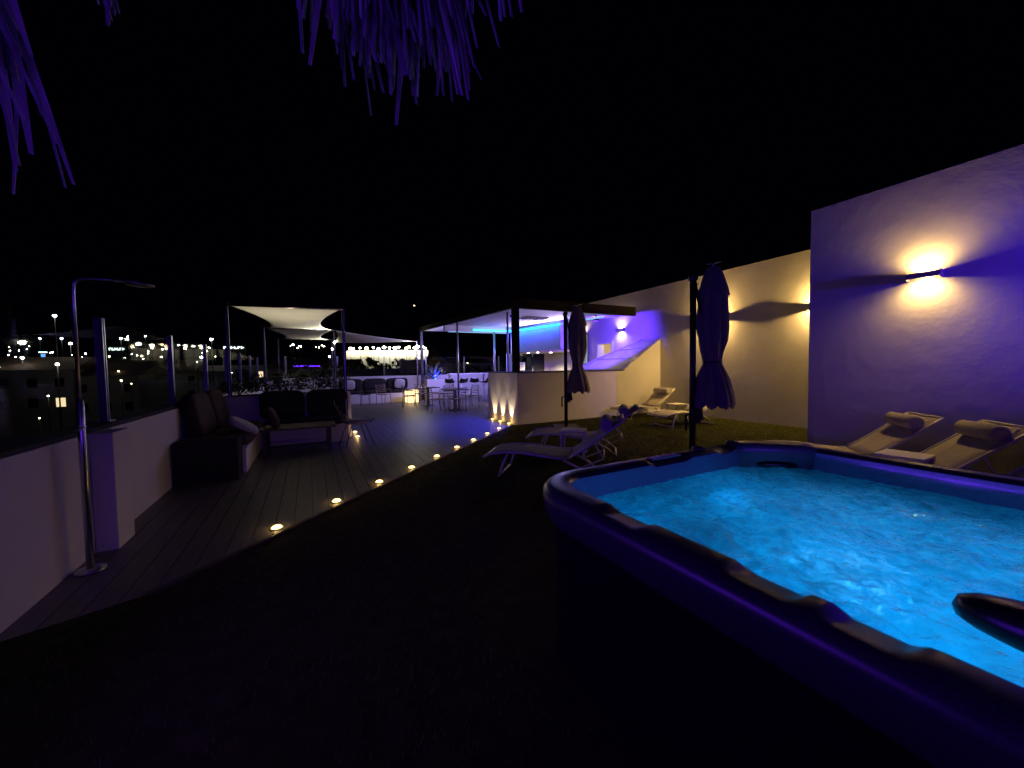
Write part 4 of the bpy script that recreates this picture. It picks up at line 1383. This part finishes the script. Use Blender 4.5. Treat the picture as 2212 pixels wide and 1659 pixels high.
# row of small far lights
for i in range(36):
    x = rnd.choice([rnd.uniform(0, 225), rnd.uniform(0, 225), rnd.uniform(240, 470), rnd.uniform(590, 700)])
    y = 764+rnd.gauss(0, 7) if x < 480 else 748+rnd.gauss(0, 1.5)
    street_lamp(px(x, y, 200), 'tiny far street lamp in the row along the coast road', rnd.choice(['e_cityw', 'e_city']), rnd.uniform(.12, .30), 6.0)

# floodlit promenade: retaining wall with a row of lamps
pr = thing('promenade_wall', 'long pale floodlit promenade wall below a row of bright lamps', 'wall')
A0, A1 = px(748, 766, 118), px(925, 764, 122)
def prw(b):
    A, B_ = A0.copy(), A1.copy()
    b.add([(A.x, A.y, -17), (B_.x, B_.y, -17), (B_.x, B_.y, A.z+1.2), (A.x, A.y, A.z+1.2), (A.x, A.y+4, -17), (B_.x, B_.y+4, -17), (B_.x, B_.y+4, A.z+1.2), (A.x, A.y+4, A.z+1.2)],
          [(0, 1, 2, 3), (3, 2, 6, 7), (5, 4, 7, 6), (1, 5, 6, 2), (4, 0, 3, 7)])
one('wall_body', 'render', pr, prw)
for i in range(15):
    t = (i+0.5+rnd.uniform(-.3, .3))/15
    p = A0.lerp(A1, t)
    p.y -= 1.5
    p.z = A0.z+1.6+rnd.uniform(0, 0.6)
    street_lamp(p, 'bright lamp in the row above the floodlit promenade wall', rnd.choice(['e_city', 'e_city', 'e_cityw']), rnd.uniform(.22, .62), 6.0, 330 if i % 2 == 0 else 0, (1, .92, .62))

# houses
def house(x, y, dep, w, d, h, label, lit, seed, roof=True):
    r_ = random.Random(seed)
    p = px(x, y, dep)
    t = thing('house', label, 'house', (p.x, p.y, -16.0), R(r_.uniform(-30, 30)), 'houses in the town')
    H2 = p.z+16.0
    one('wall', 'housewall', t, lambda b: b.b2(-w/2, w/2, -d/2, d/2, 0, H2))
    if roof:
        def rf(b):
            e = 0.4
            b.add([(-w/2-e, -d/2-e, H2+0.01), (w/2+e, -d/2-e, H2+0.01), (w/2+e, d/2+e, H2+0.01), (-w/2-e, d/2+e, H2+0.01), (-w/2-e, 0, H2+h), (w/2+e, 0, H2+h)],
                  [(0, 1, 5, 4), (2, 3, 4, 5), (0, 4, 3), (1, 2, 5), (3, 2, 1, 0)])
        one('roof', 'roof', t, rf)
    else:
        one('roof', 'housewall', t, lambda b: b.b2(-w/2-0.15, w/2+0.15, -d/2-0.15, d/2+0.15, H2+0.01, H2+0.3))
    n = max(2, int(w/2.6))
    for row in range(2):
        for i in range(n):
            z = H2-1.9-row*2.9
            if z < 1:
                continue
            xx = -w/2+(i+0.5)*w/n
            m = 'e_win' if r_.random() < lit else 'darkglass'
            wn = one('window', m, t, lambda b: b.b2(xx-0.5, xx+0.5, -d/2-0.02, -d/2+0.05, z-0.6, z+0.7))
            one('sill', 'housewall', wn, lambda b: b.b2(xx-0.6, xx+0.6, -d/2-0.12, -d/2-0.021, z-0.72, z-0.601))
hs = [(60, 800, 58, 14, 10, 2, 'low tiled house below the nearest end of the parapet', .06), (200, 812, 62, 16, 10, 2, 'wide tiled house beyond the outdoor shower', .08), (330, 800, 75, 15, 10, 2, 'tiled house in line with the middle of the parapet railing', .1),
      (430, 805, 82, 14, 9, 0, 'flat roofed house beside the bright twin lamp', .12), (560, 792, 95, 22, 12, 0, 'long flat roofed block behind the sail posts', .06), (690, 795, 90, 18, 11, 2, 'tiled house seen between the sail posts', .05),
      (840, 800, 62, 18, 10, 0, 'flat roofed block below the floodlit promenade', .05), (960, 783, 55, 12, 9, 0, 'pale flat roofed house behind the rear railing by the pavilion post', .1), (1040, 785, 50, 12, 9, 2, 'tiled house behind the bar stools', .12),
      (1120, 790, 62, 14, 9, 0, 'flat roofed house behind the pavilion corner post', .1)]
for i, (x, y, dep, w, d, h, l, lit) in enumerate(hs):
    house(x, y, dep, w, d, max(h, 0.3), l, lit, 40+i, h > 0)
def tree(p, h, w, label, seed):
    r_ = random.Random(seed)
    t = thing('tree', label, 'tree', (p.x, p.y, -16.0), 0, 'dark trees in the town')
    H2 = p.z+16.0
    one('trunk', 'bark', t, lambda b: [b.tube([(0, 0, 0), (0, 0, H2-h*0.9), (r_.uniform(-.4, .4)*w, r_.uniform(-.4, .4)*w, H2-h*0.3)], [0.3, 0.22, 0.06], 6) for _ in range(4)])
    def crown(b):
        cl_ = [(Vector((r_.gauss(0, .36)*w, r_.gauss(0, .36)*w, H2-h*r_.uniform(0.1, 0.8))), r_.uniform(0.16, 0.34)*w) for _ in range(12)]
        for c, rad in cl_:
            for i in range(36):
                d = Vector((r_.gauss(0, 1), r_.gauss(0, 1), r_.gauss(0, 0.8))).normalized()
                q = c+d*rad*r_.uniform(0.5, 1.05)
                e1 = d.cross(Vector((r_.gauss(0, 1), r_.gauss(0, 1), r_.gauss(0, 1)))).normalized()
                e2_ = d.cross(e1)
                z = r_.uniform(0.22, 0.5)
                b.add([q-e1*z, q+e2_*z*0.6, q+e1*z, q-e2_*z*0.6], [(0, 1, 2, 3)])
    one('crown', 'leaf', t, crown)
tl = 'dark round tree in front of the floodlit promenade wall'
for i, (x, y) in enumerate(((762, 776), (790, 774), (812, 768), (834, 762), (852, 770), (876, 772), (898, 768))):
    tree(px(x, y, 84+4*(i % 3)), 9, 4.2, tl, 60+i)
for i, (x, y, d) in enumerate(((30, 790, 66), (165, 778, 70), (355, 790, 78), (520, 786, 84), (640, 770, 120), (1000, 776, 46), (1070, 774, 44))):
    tree(px(x, y, d), 8, 4.0, 'dark leafy tree standing between the houses of the town', 80+i)
# lit signs
sg = thing('vertical_sign', 'tall vertical shop sign glowing blue and red in the town', 'sign', px(94, 782, 95))
one('post', 'dark', sg, lambda b: b.b2(-0.15, 0.15, 0.25, 0.45, -12, 2.2))
one('panel', 'e_sblue', sg, lambda b: b.b2(-0.32, 0.32, -0.1, 0.2, 0.8, 2.0))
one('panel', 'e_red', sg, lambda b: b.b2(-0.32, 0.32, -0.1, 0.2, 0.3, 0.79))
one('top_lamp', 'e_sign', sg, lambda b: b.b2(-0.7, 0.7, -0.1, 0.2, 2.3, 2.55))
for (x0, y0, dp, w, l) in ((252, 754, 110, 3.6, 'white glowing roof sign among the dark houses'), (505, 751, 120, 5.6, 'bright white glowing sign seen beside the first sail post')):
    sgn = thing('roof_sign', l, 'sign', px(x0, y0, dp), R(-10))
    one('frame', 'dark', sgn, lambda b: b.b2(-w/2-0.2, w/2+0.2, 0.1, 0.3, -4, 0.9))
    for i in range(6):
        xx = -w/2+(i+0.5)*w/6
        one('letter', 'e_sign', sgn, lambda b: (b.b2(xx-w/15, xx-w/40, -0.05, 0.09, -0.35, 0.35), b.b2(xx-w/41, xx+w/16, -0.05, 0.09, (0.1, -0.35, -0.1, -0.35, 0.1, -0.1)[i], (0.35, -0.1, 0.15, -0.1, 0.35, 0.15)[i])))
